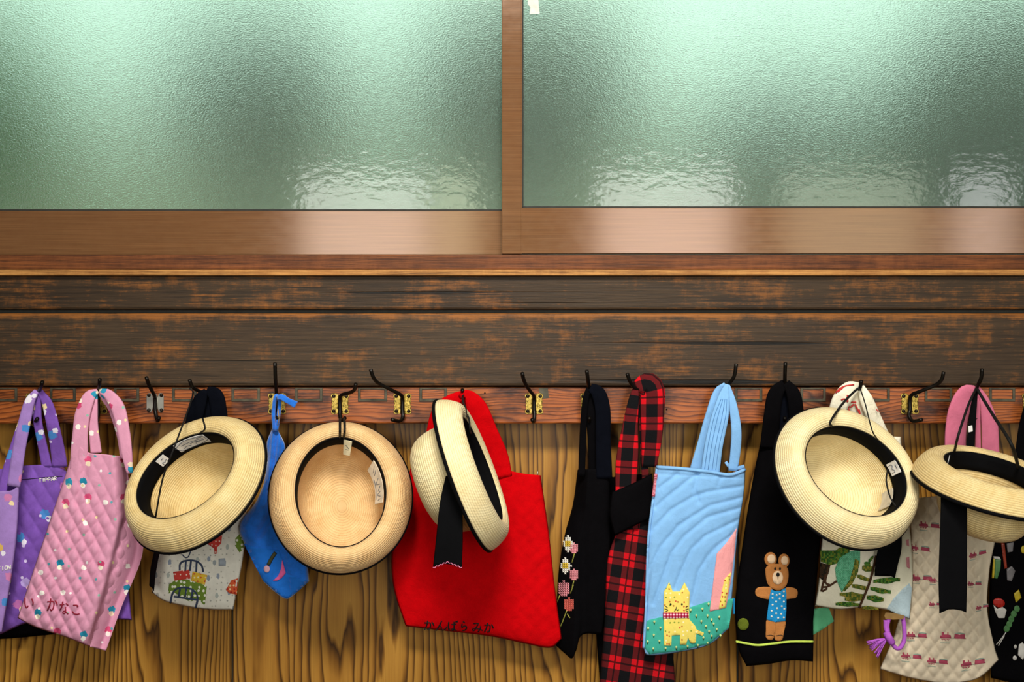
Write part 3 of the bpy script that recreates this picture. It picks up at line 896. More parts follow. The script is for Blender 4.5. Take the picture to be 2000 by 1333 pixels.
# ================================================================== bags
def diamond(px_w, px_h, amp, rot=0.0, ox=0.0, oy=0.0, fade=None):
    c, s = math.cos(rot), math.sin(rot)
    def f(px, py, u, v):
        x, y = (px - ox) * c + (py - oy) * s, -(px - ox) * s + (py - oy) * c
        a, b = x / px_w + y / px_h, x / px_w - y / px_h
        q = (abs(math.sin(math.pi * a)) * abs(math.sin(math.pi * b))) ** 0.55
        k = fade(px, py, u, v) if fade else 1.0
        return amp * (q - .5) * k
    return f
def crease(pts, depth, width):
    """a fold: everything within width px of the polyline sinks by depth."""
    def f(px, py):
        best = 1e9
        for (ax, ay), (bx, by) in zip(pts, pts[1:]):
            L2 = (bx - ax) ** 2 + (by - ay) ** 2
            t = max(0, min(1, ((px - ax) * (bx - ax) + (py - ay) * (by - ay)) / L2))
            best = min(best, math.hypot(px - ax - t * (bx - ax), py - ay - t * (by - ay)))
        return -depth * math.exp(-(best / width) ** 2)
    return f
def side_of(pts, px, py):
    """signed px distance in x from a polyline running top to bottom."""
    for (ax, ay), (bx, by) in zip(pts, pts[1:]):
        if ay <= py <= by: return px - (ax + (bx - ax) * (py - ay) / (by - ay))
    a, b = (pts[0], pts[1]) if py < pts[0][1] else (pts[-2], pts[-1])
    return px - (a[0] + (b[0] - a[0]) * (py - a[1]) / (b[1] - a[1]))
def wob(fx, fy, amp, ph=0.0):
    return lambda px, py: amp * (math.sin(px * fx + py * fy * .6 + ph) + .6 * math.sin(px * fx * .43 - py * fy + 1.7 * ph + 1))

KANA = {
 'ka': [[(.1, .3), (.55, .27), (.64, .4), (.58, .75), (.45, .92), (.35, .82)], [(.38, .08), (.3, .5), (.1, .9)], [(.74, .22), (.86, .38), (.92, .55)]],
 'n': [[(.52, .06), (.32, .5), (.08, .92)], [(.2, .68), (.36, .52), (.47, .6), (.5, .82), (.64, .9), (.84, .76), (.94, .58)]],
 'ba': [[(.14, .12), (.09, .5), (.15, .9), (.22, .76)], [(.38, .36), (.86, .33)], [(.64, .12), (.64, .72), (.54, .9), (.4, .84), (.48, .72), (.66, .76), (.86, .9)], [(.80, .06), (.86, .18)], [(.92, .02), (.98, .14)]],
 'ra': [[(.38, .06), (.58, .18)], [(.3, .28), (.24, .66), (.5, .48), (.76, .55), (.74, .76), (.56, .9), (.34, .92)]],
 'mi': [[(.18, .2), (.56, .17), (.42, .5), (.22, .84), (.09, .74), (.22, .6), (.5, .62), (.92, .8)], [(.76, .4), (.72, .68), (.54, .94)]],
 'na': [[(.1, .3), (.5, .26)], [(.36, .06), (.26, .44), (.1, .66)], [(.66, .2), (.86, .34)], [(.62, .44), (.62, .8), (.5, .92), (.36, .85), (.42, .73), (.62, .78), (.86, .94)]],
 'ko': [[(.25, .2), (.58, .19), (.72, .25), (.6, .33)], [(.18, .64), (.3, .82), (.6, .89), (.86, .84)]],
 'i': [[(.2, .18), (.2, .6), (.34, .88), (.46, .7)], [(.76, .24), (.86, .46), (.84, .68)]],
}
def kana(ch, x, y, w_, h_, slope=0.0):
    return [[(x + a * w_, y + b * h_ + slope * a * w_) for a, b in st] for st in KANA[ch]]

# ---------- fabrics
M_PURPLE_SHADED = cloth_mat('purple_print_cotton_shaded', '#7f55b2', [(2.2, (.3, .1), .20, ['#e9e2f2', '#c06fb0', '#4d8ad0', '#e9e2f2', '#b9a0dc'], .55, 1.0), (2.2, (.17, .34), .12, ['#f0d9a8', '#ece6f4', '#f0b9c8'], .6, 1.0), (3.4, (.8, .5), .10, ['#7f55b4', '#d9c7ee'], .6, 1.0)], vary=.12)  # shaded parts of the purple bag, shade put into the colour
M_PURPLE_LIT = cloth_mat('purple_print_cotton_lit', '#a481c6', [(2.0, (.1, .6), .16, ['#efe8f4', '#d9b060', '#4d8ad0', '#cf7fb0'], .5, 1.0), (2.0, (-.02, .85), .10, ['#efe8f4', '#f0d9a8'], .6, 1.0)], vary=.10)  # lit parts of the same purple bag, painted paler
M_PINK = cloth_mat('pink_print_cotton', '#da98b4', [(2.35, (.3, .1), .165, ['#c8456f', '#2584a4', '#da98b4', '#d8527f', '#2f93b4'], .66, 1.0), (2.35, (.34, .31), .115, ['#f6ead6', '#f8f1ea', '#f2dcc0'], .66, 1.0), (3.3, (.9, .5), .085, ['#5aa3b0', '#efd9a8', '#8fb7a8', '#f6eef0'], .6, 1.0)], vary=.06)
M_WHITEPRINT = cloth_mat('white_sketch_print_cotton', '#e4e0d4', [(5.2, (.2, .3), .17, ['#9aa0a2', '#b7b4ac', '#aeb4ae', '#8f98a6'], .55, .6), (9.0, (.2, .7), .14, ['#a9a79f', '#c4c0b2'], .5, 1.0)], vary=.08)
M_BLUEPLUSH = cloth_mat('blue_terry', '#1f6fd8', weave=500, wb=.9, sheen=.5, vary=.22)
M_BLUEPLAIN = cloth_mat('blue_cotton', '#2372d6', weave=900, wb=.4, vary=.12)
M_RED = cloth_mat('red_wool', '#bd0209', weave=700, wb=.55, vary=.10, spec=.05)
M_BLACK = cloth_mat('black_cotton', '#070608', weave=900, wb=.3, vary=.15, spec=.04)
M_NAVY = cloth_mat('blue_black_cotton', '#080a12', weave=900, wb=.3, vary=.15, spec=.04)
M_SKYBLUE = cloth_mat('light_blue_chambray', '#7fb0e0', weave=1200, wb=.5, vary=.07)
M_CREAM = cloth_mat('cream_knit', '#e9e2cb', weave=300, wb=.8, vary=.06)
M_BEIGE = cloth_mat('beige_print_cotton', '#d6c6ae', weave=900, wb=.35, vary=.06)
M_ROSE = cloth_mat('rose_webbing', '#d0708c', weave=1300, wb=.7, vary=.06)
def plaid(t, uv, base):
    v = t.map(uv, (2.28, 1.98, 1), (.15, .2, 0), (0, 0, .16))
    x = t.n('ShaderNodeSeparateXYZ'); t.put(x.inputs[0], v)
    fx, fy = t.math('FRACT', x.outputs[0]), t.math('FRACT', x.outputs[1])
    def band(f):
        on = t.math('LESS_THAN', f, .52)
        ln = t.math('LESS_THAN', t.math('ABSOLUTE', t.math('SUBTRACT', f, .26)), .035)
        return on, ln
    ax, lx = band(fx); ay, ly = band(fy)
    s = t.math('ADD', ax, ay)
    c = t.ramp(t.math('MULTIPLY', s, .5), [(0, lin('#0d0d10')), (.3, lin('#5a1518')), (.8, lin('#c8101c'))], 'CONSTANT')
    l = t.math('MAXIMUM', lx, ly)
    tw = t.noise(t.map(uv, (160, 160, 1), rot=(0, 0, .8)), 1, 1)
    c = t.mix(t.math('MULTIPLY', tw, .25), c, lin('#000000'))
    return t.mix(t.math('MULTIPLY', l, .85), c, lin('#120a0c'))
M_PLAID = cloth_mat('red_black_plaid_flannel', '#c8101c', extra=plaid, weave=900, wb=.5)
def plaid_s(t, uv, base):
    v = t.map(uv, (2.2, 1.98, 1), (.78, .2, 0))
    x = t.n('ShaderNodeSeparateXYZ'); t.put(x.inputs[0], v)
    fx, fy = t.math('FRACT', x.outputs[0]), t.math('FRACT', x.outputs[1])
    on = lambda f: t.math('LESS_THAN', f, .5)
    ln = lambda f: t.math('LESS_THAN', t.math('ABSOLUTE', t.math('SUBTRACT', f, .25)), .035)
    c = t.ramp(t.math('MULTIPLY', t.math('ADD', on(fx), on(fy)), .5), [(0, lin('#0d0d10')), (.3, lin('#5a1518')), (.8, lin('#c8101c'))], 'CONSTANT')
    return t.mix(t.math('MULTIPLY', t.math('MAXIMUM', ln(fx), ln(fy)), .85), c, lin('#120a0c'))
M_PLAIDS = cloth_mat('red_black_plaid_band', '#c8101c', extra=plaid_s, weave=900, wb=.5)
M_TEAL = cloth_mat('teal_cotton', '#3fa896', weave=1100, wb=.4, vary=.06)
M_CATYELLOW = cloth_mat('yellow_floral_cotton', '#e8d367', [(12, (.1, .2), .2, ['#b5652e', '#8a9a3a', '#efe6b8', '#c9503a'], .7, 1.0)], vary=.05)
def gingham(t, uv, base):
    v = t.map(uv, (17, 17, 1))
    x = t.n('ShaderNodeSeparateXYZ'); t.put(x.inputs[0], v)
    a = t.math('LESS_THAN', t.math('FRACT', x.outputs[0]), .5); b = t.math('LESS_THAN', t.math('FRACT', x.outputs[1]), .5)
    return t.ramp(t.math('MULTIPLY', t.math('ADD', a, b), .5), [(0, lin('#f0d5da')), (.3, lin('#c0405f')), (.8, lin('#8c1030'))], 'CONSTANT')
M_GINGHAM = cloth_mat('red_gingham', '#c0405f', extra=gingham)
M_SALMON = cloth_mat('salmon_pink_cotton', '#e59a9c', weave=500, wb=.6, vary=.05)
M_FELTBROWN = cloth_mat('brown_felt', '#b5763f', weave=500, wb=.7, vary=.10)
M_FELTCREAM = cloth_mat('cream_felt', '#ecc9a4', weave=500, wb=.6, vary=.06)
M_DRESS = cloth_mat('blue_felt', '#1f86c0', weave=600, wb=.6, vary=.08)
M_BLACKTHREAD = plain('black_thread', '#101010', .7)
M_MAROON = plain('maroon_thread', '#8c1730', .7)
M_WHITE = plain('white_thread', '#e9e6dc', .7)
M_YELLOW = plain('yellow_thread', '#d9b93a', .7)
M_PINKTH = plain('pink_thread', '#d98a94', .7)
M_CORAL = plain('coral_thread', '#d8685c', .7)
M_OLIVETH = plain('olive_thread', '#8a8a3a', .7)
M_LIME = plain('lime_yarn', '#b9cf55', .8, bump=.4)
M_MOSS = cloth_mat('moss_felt', '#5f6b1f', weave=500, wb=.7)
M_BUD = plain('pale_green_bud', '#cfe09a', .7)
M_BUDG = plain('green_thread', '#3d7a3a', .7)
def stitch_mat(name, cols, pitch=3.4):
    """cross-stitch: one colour per stitch, dark gaps, raised threads."""
    t = NT(name, .75, .2)
    v = t.map(t.co('UV'), (100 / pitch, 100 / pitch, 1))
    fl = t.n('ShaderNodeVectorMath', operation='FLOOR'); t.put(fl.inputs[0], v)
    wn = t.n('ShaderNodeTexWhiteNoise', noise_dimensions='2D'); t.put(wn.inputs['Vector'], fl.outputs[0])
    c = t.ramp(wn.outputs['Value'], [(i / len(cols), lin(q)) for i, q in enumerate(cols)], 'CONSTANT')
    x = t.n('ShaderNodeSeparateXYZ'); t.put(x.inputs[0], v)
    a = t.math('PINGPONG', t.math('ADD', x.outputs[0], x.outputs[1]), .5); b_ = t.math('PINGPONG', t.math('SUBTRACT', x.outputs[0], x.outputs[1]), .5)
    h_ = t.math('MINIMUM', a, b_)
    t.color(t.mix(t.ramp(h_, [(.12, (0, 0, 0, 1)), (.3, (.6, .6, .6, 1))]), c, lin('#1d2a14')))
    t.bump(t.math('SUBTRACT', .5, h_), .8, .0012)
    return t.m
M_GREEN1 = stitch_mat('dark_green_stitch', ['#3f7a2c', '#2f5a22', '#5d8f35', '#7d8a2c'])
M_GREEN2 = stitch_mat('mint_stitch', ['#6fc79c', '#5fb58a', '#7ad0a6'])
M_GREEN3 = stitch_mat('olive_stitch', ['#8f8a2e', '#6f7a2c', '#a89a3c', '#4f6a26'])
M_BROWNST = stitch_mat('dark_brown_stitch', ['#3a2416', '#22140c', '#4a2f1c'])
M_PALEBLUE = cloth_mat('pale_blue_knit', '#b5c9d3', weave=300, wb=.8)
M_REDTH = plain('red_print_thread', '#b8322f', .8)
M_TRAIN = plain('dull_red_print', '#a8445a', .85)
M_TRAING = plain('grey_green_print', '#93a396', .85)
M_PURPLEYARN = plain('purple_yarn', '#b45cc8', .8, bump=.5, bscale=600)
M_GREENFELT = cloth_mat('sea_green_felt', '#57a377', weave=500, wb=.5)

# ---------- black bag behind the purple one
r = root('tote_bag', 'black bag whose lower edge shows under the purple quilted bag', 'bag', P(40, 1248, .01))
Cloth('body', r, [(-110, 930), (120, 930)], [(120, 930), (126, 1100), (124, 1238)], [(-110, 1248), (0, 1249), (124, 1238)], [(-110, 930), (-115, 1100), (-110, 1248)], M_BLACK, -.014, .006, nu=16, nv=24)
strap('handle', [(66, 836, -.010, 20), (40, 870, -.012, 22), (20, 940, -.013, 24)], M_BLACK, r)

# ---------- purple bag
r = root('tote_bag', 'purple quilted bag with small printed motifs at the left picture edge', 'bag', P(60, 1240, .03))
b = Cloth('body', r, [(-40, 925), (38, 911), (125, 907)], [(125, 907), (160, 1000), (240, 1120), (258, 1212)], [(-60, 1262), (0, 1240), (60, 1216), (150, 1208), (258, 1212)],
          [(-40, 925), (-50, 1100), (-60, 1262)], M_PURPLE_SHADED, .008, .009, lambda px, py, u, v: diamond(34, 44, .0045, .1)(px, py, u, v) + wob(.03, .02, .0015)(px, py), nu=80, nv=80)
b.line('stitched_hem', [(40, 938), (80, 934), (122, 931)], .0007, M_BLACKTHREAD)
LET = {'T': [[(0, 0), (1, 0)], [(.5, 0), (.5, 1)]], 'I': [[(.5, 0), (.5, 1)]], 'R': [[(0, 1), (0, 0), (.8, .1), (.8, .4), (0, .5)], [(.3, .5), (.9, 1)]], 'A': [[(0, 1), (.5, 0), (1, 1)], [(.2, .65), (.8, .65)]],
       'P': [[(0, 1), (0, 0), (.8, .1), (.8, .45), (0, .55)]], 'N': [[(0, 1), (0, 0), (.9, 1), (.9, 0)]], 'O': [[(.5, 0), (0, .5), (.5, 1), (1, .5), (.5, 0)]]}
def letters(txt, x, y, w_, h_, slope=0):
    out = []
    for i, ch in enumerate(txt):
        for st in LET[ch]: out.append([(x + (i + .82 * a) * w_, y + q * h_ + slope * (i + a) * w_) for a, q in st])
    return out
b.lines('printed_lettering', letters('TIPPAR', 76, 936, 6, 7, -.12), .0009, M_WHITE, off=.0004, step=2)
fp = Cloth('front_panel', r, [(-95, 966), (0, 960), (24, 958), (38, 946)], [(38, 946), (34, 1040), (24, 1120), (4, 1236)], [(-100, 1262), (-50, 1252), (4, 1236)], [(-95, 966), (-105, 1100), (-100, 1262)],
           M_PURPLE_LIT, .054, .008, lambda px, py, u, v: wob(.04, .03, .0012)(px, py), nu=36, nv=60)
fp.lines('printed_lettering', letters('TION', -4, 1108, 6.5, 9, -.15), .0010, M_WHITE, off=.0004, step=2)
strap('handle', [(72, 764, .062, 10), (58, 786, .062, 20), (47, 830, .06, 24), (37, 880, .058, 25), (27, 950, .056, 26)], M_PURPLE_LIT, r, th=.007)
strap('handle', [(50, 800, .05, 12), (30, 870, .052, 18), (14, 920, .054, 18), (4, 964, .054, 16)], M_PURPLE_SHADED, r, th=.006)
strap('handle', [(76, 766, .056, 9), (72, 790, .05, 17), (74, 825, .042, 17), (83, 870, .026, 18), (92, 912, .016, 20)], M_PURPLE_SHADED, r, th=.006)
strap('handle', [(78, 764, .060, 10), (93, 790, .052, 21), (103, 830, .046, 25), (112, 875, .028, 28), (117, 912, .018, 30)], M_PURPLE_SHADED, r, th=.005)

# ---------- pink bag
r = root('tote_bag', 'pink quilted bag with dotted print and dark red stitched lettering', 'bag', P(150, 1265, .05))
FOLD = [(247, 900), (250, 940), (243, 1010), (222, 1090), (205, 1160), (178, 1250)]
def pinkrel(px, py, u, v):
    s = side_of(FOLD, px, py)
    fade = 1.0 if s < -42 else max(0.25, min(1, (-s) / 42 + .1))
    if s > 0: fade = .8
    q = diamond(26, 38, .0080, .12)(px, py, u, v) * fade * min(1, max(.25, (py - 900) / 130))
    step = .020 * (1 / (1 + math.exp(max(-60, min(60, s / 2.2))))) - .020
    roll = .004 * math.exp(-((s + 16) / 14) ** 2)
    return q + step + roll + crease(FOLD, .003, 4)(px, py) + crease([(172, 885), (163, 930), (150, 985)], .004, 7)(px, py)
b = Cloth('body', r, [(146, 862), (172, 884), (205, 888), (246, 893)], [(246, 893), (252, 940), (263, 1000), (279, 1078), (236, 1190), (207, 1272)],
          [(34, 1208), (70, 1226), (130, 1246), (170, 1262), (207, 1272)], [(146, 862), (132, 915), (100, 1010), (60, 1130), (34, 1208)], M_PINK, lambda u, v: .066 - .034 * max(0, min(1, (u - .72) / .22)) ** 2, .013, pinkrel, nu=76, nv=120)
for q in (kana('i', 44, 1164, 24, 28), kana('ka', 90, 1168, 24, 28), kana('na', 115, 1174, 21, 28), kana('ko', 138, 1178, 20, 26)):
    b.lines('stitched_character', q, .0013, M_MAROON, step=3)
strap('handle', [(191, 764, .070, 9), (175, 775, .074, 24), (162, 808, .076, 30), (157, 845, .076, 30), (155, 885, .074, 34), (152, 920, .070, 30)], M_PINK, r, th=.007)
strap('handle', [(188, 766, .066, 6), (184, 795, .068, 14), (183, 835, .068, 18), (188, 885, .066, 22)], M_PINK, r, th=.006)
strap('handle', [(195, 764, .070, 9), (212, 771, .072, 20), (230, 796, .074, 27), (240, 835, .075, 25), (247, 880, .076, 22), (254, 925, .074, 12)], M_PINK, r, th=.007)
strap('handle', [(196, 768, .062, 8), (206, 780, .056, 14), (220, 800, .050, 16), (236, 850, .048, 16), (244, 895, .052, 18)], M_PINK, r, th=.006)

# ---------- white printed bag behind the leftmost hat
r = root('tote_bag', 'white bag printed with chairs and a tea table, under the leftmost hat', 'bag', P(385, 1190, .02))
b = Cloth('body', r, [(332, 900), (465, 892)], [(465, 892), (482, 1000), (477, 1075), (456, 1192)], [(297, 1158), (322, 1175), (372, 1187), (420, 1192), (456, 1192)],
          [(332, 900), (314, 1000), (306, 1082), (297, 1158)], M_WHITEPRINT, .006, .009, lambda px, py, u, v: diamond(24, 40, .0016, .05)(px, py, u, v) + wob(.05, .04, .002)(px, py), nu=48, nv=76)
BLUEINK = plain('navy_chair_print', '#39455f', .85)
M_REDPATCH = cloth_mat('red_dotted_print', '#c9423a', [(14, (.1, .2), .2, ['#f0d8c8'], .6, 1.0)])
M_GREENDOT = cloth_mat('green_dotted_print', '#6f8a34', [(11, (.3, .2), .27, ['#eeeede'], .85, 1.0)])
M_YELFLO = cloth_mat('yellow_flower_print', '#e2b93c', [(14, (.1, .2), .25, ['#c9503a', '#efe3b0'], .7, 1.0)])
M_ORFLO = cloth_mat('orange_flower_print', '#d9603a', [(14, (.1, .2), .28, ['#f0d8a0', '#b03028'], .8, 1.0)])
b.patch('printed_table_cloth', [(330, 1142), (345, 1132), (378, 1134), (404, 1146), (400, 1184), (388, 1172), (370, 1176), (340, 1158), (328, 1160)], M_GREENDOT, off=.0007)
b.patch('printed_lamp_shade', [(404, 1062), (418, 1052), (434, 1046), (432, 1062), (424, 1070), (424, 1082), (419, 1083), (418, 1072)], M_REDPATCH, off=.0007)
b.patch('printed_box', [(338, 1118), (370, 1113), (372, 1131), (341, 1135)], M_REDPATCH, off=.0010)
b.patch('printed_box', [(376, 1117), (405, 1124), (400, 1143), (373, 1135)], M_YELFLO, off=.0010)
b.patch('printed_square', [(427, 1092), (440, 1091), (441, 1106), (427, 1106)], plain('grey_blue_print', '#9aa3ad', .85), off=.0007)
b.patch('printed_flower', [(441, 1153), (452, 1134), (465, 1130), (463, 1162), (448, 1160)], M_ORFLO, off=.0007)
b.patch('printed_leaf', [(460, 1052), (468, 1044), (476, 1048), (476, 1072), (468, 1080), (459, 1066)], M_GREENDOT, off=.0007)
b.lines('printed_chair', [[(351, 1115), (352, 1102), (362, 1096), (380, 1096), (393, 1104), (397, 1118)], [(363, 1097), (362, 1116)], [(373, 1096), (371, 1116)], [(384, 1099), (383, 1118)]], .0019, BLUEINK, off=.0002, step=3)
b.lines('printed_chair', [[(333, 1178), (338, 1158), (350, 1149), (368, 1149), (382, 1158), (386, 1170), (382, 1188)], [(352, 1150), (349, 1165)], [(364, 1149), (362, 1166)], [(376, 1154), (374, 1168)], [(340, 1166), (384, 1172)]], .0021, BLUEINK, off=.0002, step=3)
b.lines('printed_scroll', [[(356, 1084), (362, 1090), (368, 1088), (372, 1078)]], .0012, BLUEINK, off=.0002, step=3)
strap('handle', [(402, 763, .064, 10), (392, 780, .062, 26), (382, 810, .058, 32), (372, 860, .045, 34), (365, 915, .034, 34)], M_NAVY, r, th=.006)
strap('handle', [(404, 762, .062, 14), (420, 772, .060, 30), (427, 800, .056, 32), (432, 860, .045, 34), (438, 915, .034, 34)], M_NAVY, r, th=.006)
strap('handle', [(406, 770, .050, 16), (408, 800, .048, 40), (408, 850, .040, 40), (405, 905, .020, 40)], M_NAVY, r, th=.005)

# ---------- blue drawstring bag
r = root('drawstring_bag', 'bright blue terry drawstring bag between two straw hats', 'bag', P(560, 1170, .03))
b1 = Cloth('gathered_neck', r, [(532, 837), (541, 837)], [(541, 837), (557, 873), (549, 905), (546, 960)], [(512, 962), (546, 960)], [(532, 837), (521, 866), (522, 902), (512, 962)],
           M_BLUEPLUSH, .030, .012, lambda px, py, u, v: .0025 * math.sin(px * .5 + py * .05), nu=24, nv=40, closed_top=True)
BF = [(556, 1050), (561, 1085), (564, 1120), (604, 1136)]
b = Cloth('body', r, [(519, 935), (540, 930), (558, 932)], [(558, 932), (575, 1000), (598, 1090), (604, 1136)], [(514, 1136), (538, 1158), (560, 1171), (582, 1156), (604, 1136)],
          [(519, 935), (500, 980), (468, 1026), (480, 1068), (514, 1136)], M_BLUEPLUSH, .028, .012,
          lambda px, py, u, v: crease([(520, 940), (505, 985), (480, 1030)], -.008, 9)(px, py) + crease([(535, 950), (528, 1010), (505, 1045)], .012, 9)(px, py) + crease([(548, 960), (556, 1050)], .010, 8)(px, py) + wob(.09, .07, .0026)(px, py) + (.004 if side_of(BF[:3], px, py) > 0 else 0) + crease(BF, -.0025, 3)(px, py), nu=44, nv=70)
b.patch('lower_panel', [(476, 1062), (500, 1070), (545, 1075), (562, 1122), (603, 1136), (582, 1156), (560, 1170), (538, 1157), (514, 1135), (496, 1102)], M_BLUEPLAIN, off=.0012)
b.patch('pink_crescent', [(551, 1094), (554, 1104), (558, 1120), (550, 1130), (541, 1135), (533, 1135), (543, 1126), (549, 1112)], plain('pink_felt', '#e0619f', .8), off=.0036, base=.0008)
b.patch('pale_bead', ell(521, 1112, 6, 7, 14), plain('pale_pink_bead', '#d9a9b8', .5), off=.0048, base=.0008)
b.lines('olive_toggle', [[(524, 1104), (530, 1092), (538, 1080)]], .0035, plain('olive_toggle', '#4a4a28', .6), off=.004)
tube('drawcord', [P(536, 842, .046), P(534, 812, .054), P(536, 785, .06), P(540, 773, .064), P(546, 785, .056), P(544, 812, .052), P(540, 842, .046)], .0036, M_BLUEPLUSH, r, seg=30)
strap('cord_end', [(543, 777, .068, 8), (550, 776, .072, 12), (562, 783, .072, 11), (578, 791, .068, 14)], M_BLUEPLUSH, r, th=.008, seg=12)
tube('stray_thread', [P(543, 800, .06), P(545, 818, .062), P(542, 832, .058)], .0008, plain('tan_thread', '#a8884a', .8), r)

# ---------- red bag
r = root('tote_bag', 'large red wool bag with black stitched lettering along its lower edge', 'bag', P(930, 1262, .02))
def redrel(px, py, u, v):
    k = max(0, min(1, (px - 960) / 60)) * max(0, min(1, (py - 930) / 80))
    return diamond(30, 30, .0016)(px, py, u, v) * k + wob(.018, .012, .002, 1)(px, py) + crease([(985, 918), (1000, 1000), (1012, 1120)], -.003, 22)(px, py)
b = Cloth('body', r, [(802, 914), (850, 905), (920, 905), (985, 918), (1020, 925), (1056, 929)], [(1056, 929), (1072, 1040), (1084, 1150), (1097, 1248)],
          [(792, 1224), (860, 1232), (960, 1244), (1030, 1259), (1075, 1266), (1097, 1248)], [(802, 914), (778, 1005), (765, 1080), (769, 1150), (792, 1224)], M_RED, .019, .012, redrel, nu=72, nv=80)
for i, (c, w_, hh) in enumerate([('ka', 24, 24), ('n', 26, 24), ('ba', 22, 24), ('ra', 20, 22), ('mi', 26, 24), ('ka', 23, 24)]):
    b.lines('stitched_character', kana(c, 827 + i * 23.4, 1211 + i * .9, w_ * .92, hh * .92), .0013, M_BLACKTHREAD, step=3)
tube('loose_thread', [P(1049, 930, .02), P(1050, 922, .024)], .0006, M_WHITE, r)
strap('handle', [(898, 776, .062, 8, 0), (912, 770, .066, 18), (930, 795, .062, 40), (947, 845, .05, 50), (965, 895, .038, 56), (975, 935, .033, 52)], M_RED, r, th=.005)
strap('handle', [(906, 768, .06, 12), (885, 783, .058, 28), (862, 805, .052, 36), (850, 850, .042, 36), (845, 925, .030, 44)], M_RED, r, th=.005)
strap('handle', [(906, 766, .050, 14), (905, 800, .040, 34), (925, 850, .030, 50), (935, 920, .012, 60)], M_RED, r, th=.004)

# ---------- black bag with flowers
r = root('tote_bag', 'black bag with cross-stitched daisies and pink flowers beside the red bag', 'bag', P(1115, 1286, .02))
b = Cloth('body', r, [(1128, 918), (1190, 915)], [(1190, 915), (1192, 1050), (1186, 1160), (1176, 1240)], [(1086, 1262), (1104, 1278), (1117, 1287), (1126, 1270), (1137, 1241), (1176, 1240)],
          [(1128, 918), (1119, 985), (1102, 1050), (1090, 1130), (1086, 1262)], M_BLACK, lambda u, v: -.006 + .030 * min(1, u * 3), .012, lambda px, py, u, v: crease([(1140, 1000), (1140, 1240)], .005, 10)(px, py) + wob(.03, .02, .001)(px, py), nu=44, nv=70)
def xstitch(cells, cx, cy, s, mat, name):
    polys = []
    for (i, j) in cells:
        x, y = cx + i * s, cy + j * s
        polys.append([(x - s * .42, y - s * .42), (x + s * .42, y + s * .42)]); polys.append([(x - s * .42, y + s * .42), (x + s * .42, y - s * .42)])
    b.lines(name, polys, .0008, mat, off=.0008, step=3)
DAISY = [(0, -4), (0, -3), (0, -2), (-1, -3), (1, -2), (-1, -2), (-2, -1), (-2, 0), (2, -1), (2, 0), (3, 0), (-2, 1), (2, 1), (-1, 2), (0, 2), (1, 2), (0, 3), (-1, 3), (1, 3), (0, 4), (2, 2), (1, -3)]
CORE = [(0, -1), (-1, -1), (1, -1), (0, 0), (-1, 0), (1, 0), (0, 1), (-1, 1), (1, 1)]
for cx, cy in ((1109, 1063), (1104, 1106)):
    xstitch(DAISY, cx, cy, 3.7, M_WHITE, 'daisy_petals'); xstitch(CORE, cx, cy, 3.7, M_YELLOW, 'daisy_centre')
BLOB = [(i, j) for i in range(-3, 4) for j in range(-4, 4) if (i * i) / 9 + (j * j) / 14 < 1 and not (j < -2 and i % 2)]
for cx, cy, s, m in ((1121, 1071, 3.0, M_PINKTH), (1121, 1123, 3.2, M_PINKTH), (1101, 1150, 4.4, M_PINKTH), (1111, 1181, 3.8, M_CORAL)):
    xstitch(BLOB, cx, cy, s, m, 'stitched_flower')
b.lines('stitched_stems', [[(1122, 1082), (1117, 1100)], [(1121, 1135), (1117, 1150)], [(1093, 1164), (1088, 1178)], [(1107, 1193), (1100, 1212), (1094, 1226)], [(1108, 1200), (1113, 1208)], [(1120, 1143), (1114, 1160)]], .0011, M_OLIVETH, off=.0008)
strap('handle', [(1150, 758, .06, 10), (1143, 785, .056, 12), (1139, 840, .044, 13), (1136, 930, .034, 14)], M_BLACK, r, th=.006)
strap('handle', [(1153, 757, .062, 16), (1168, 768, .06, 28), (1177, 800, .056, 30), (1178, 860, .046, 30), (1180, 935, .034, 32)], M_NAVY, r, th=.006)
strap('handle', [(1152, 766, .050, 14), (1156, 800, .046, 26), (1160, 860, .034, 24), (1165, 930, .020, 30)], M_BLACK, r, th=.005)

# ---------- plaid bag
r = root('tote_bag', 'red and black plaid flannel bag with wide folded handles', 'bag', P(1245, 1345, .02))
Cloth('dark_side', r, [(1168, 935), (1268, 925)], [(1268, 925), (1275, 1050), (1285, 1200), (1290, 1390)], [(1176, 1392), (1290, 1390)], [(1168, 935), (1158, 1060), (1162, 1200), (1176, 1392)], M_BLACK, -.012, .006, nu=20, nv=40)
b = Cloth('body', r, [(1203, 1042), (1235, 1024), (1266, 1010)], [(1266, 1010), (1296, 1120), (1312, 1250), (1324, 1395)], [(1165, 1400), (1240, 1400), (1324, 1395)], [(1203, 1042), (1186, 1100), (1180, 1220), (1165, 1400)],
          M_PLAID, .030, .010, lambda px, py, u, v: wob(.03, .012, .003)(px, py) + crease([(1215, 1060), (1225, 1200), (1215, 1390)], .004, 16)(px, py), nu=44, nv=70)
strap('handle', [(1240, 757, .062, 20), (1262, 751, .070, 46), (1273, 762, .070, 50), (1274, 800, .064, 48), (1273, 850, .056, 42), (1268, 912, .045, 30)], M_PLAIDS, r, th=.006)
strap('handle', [(1242, 757, .066, 10), (1238, 780, .066, 20), (1231, 830, .062, 30), (1225, 900, .054, 44), (1222, 965, .046, 40), (1226, 1035, .042, 44)], M_PLAIDS, r, th=.006)
strap('handle', [(1248, 775, .058, 12), (1254, 830, .052, 12), (1258, 900, .044, 14), (1262, 960, .036, 16), (1256, 1020, .034, 30)], M_PLAIDS, r, th=.005)

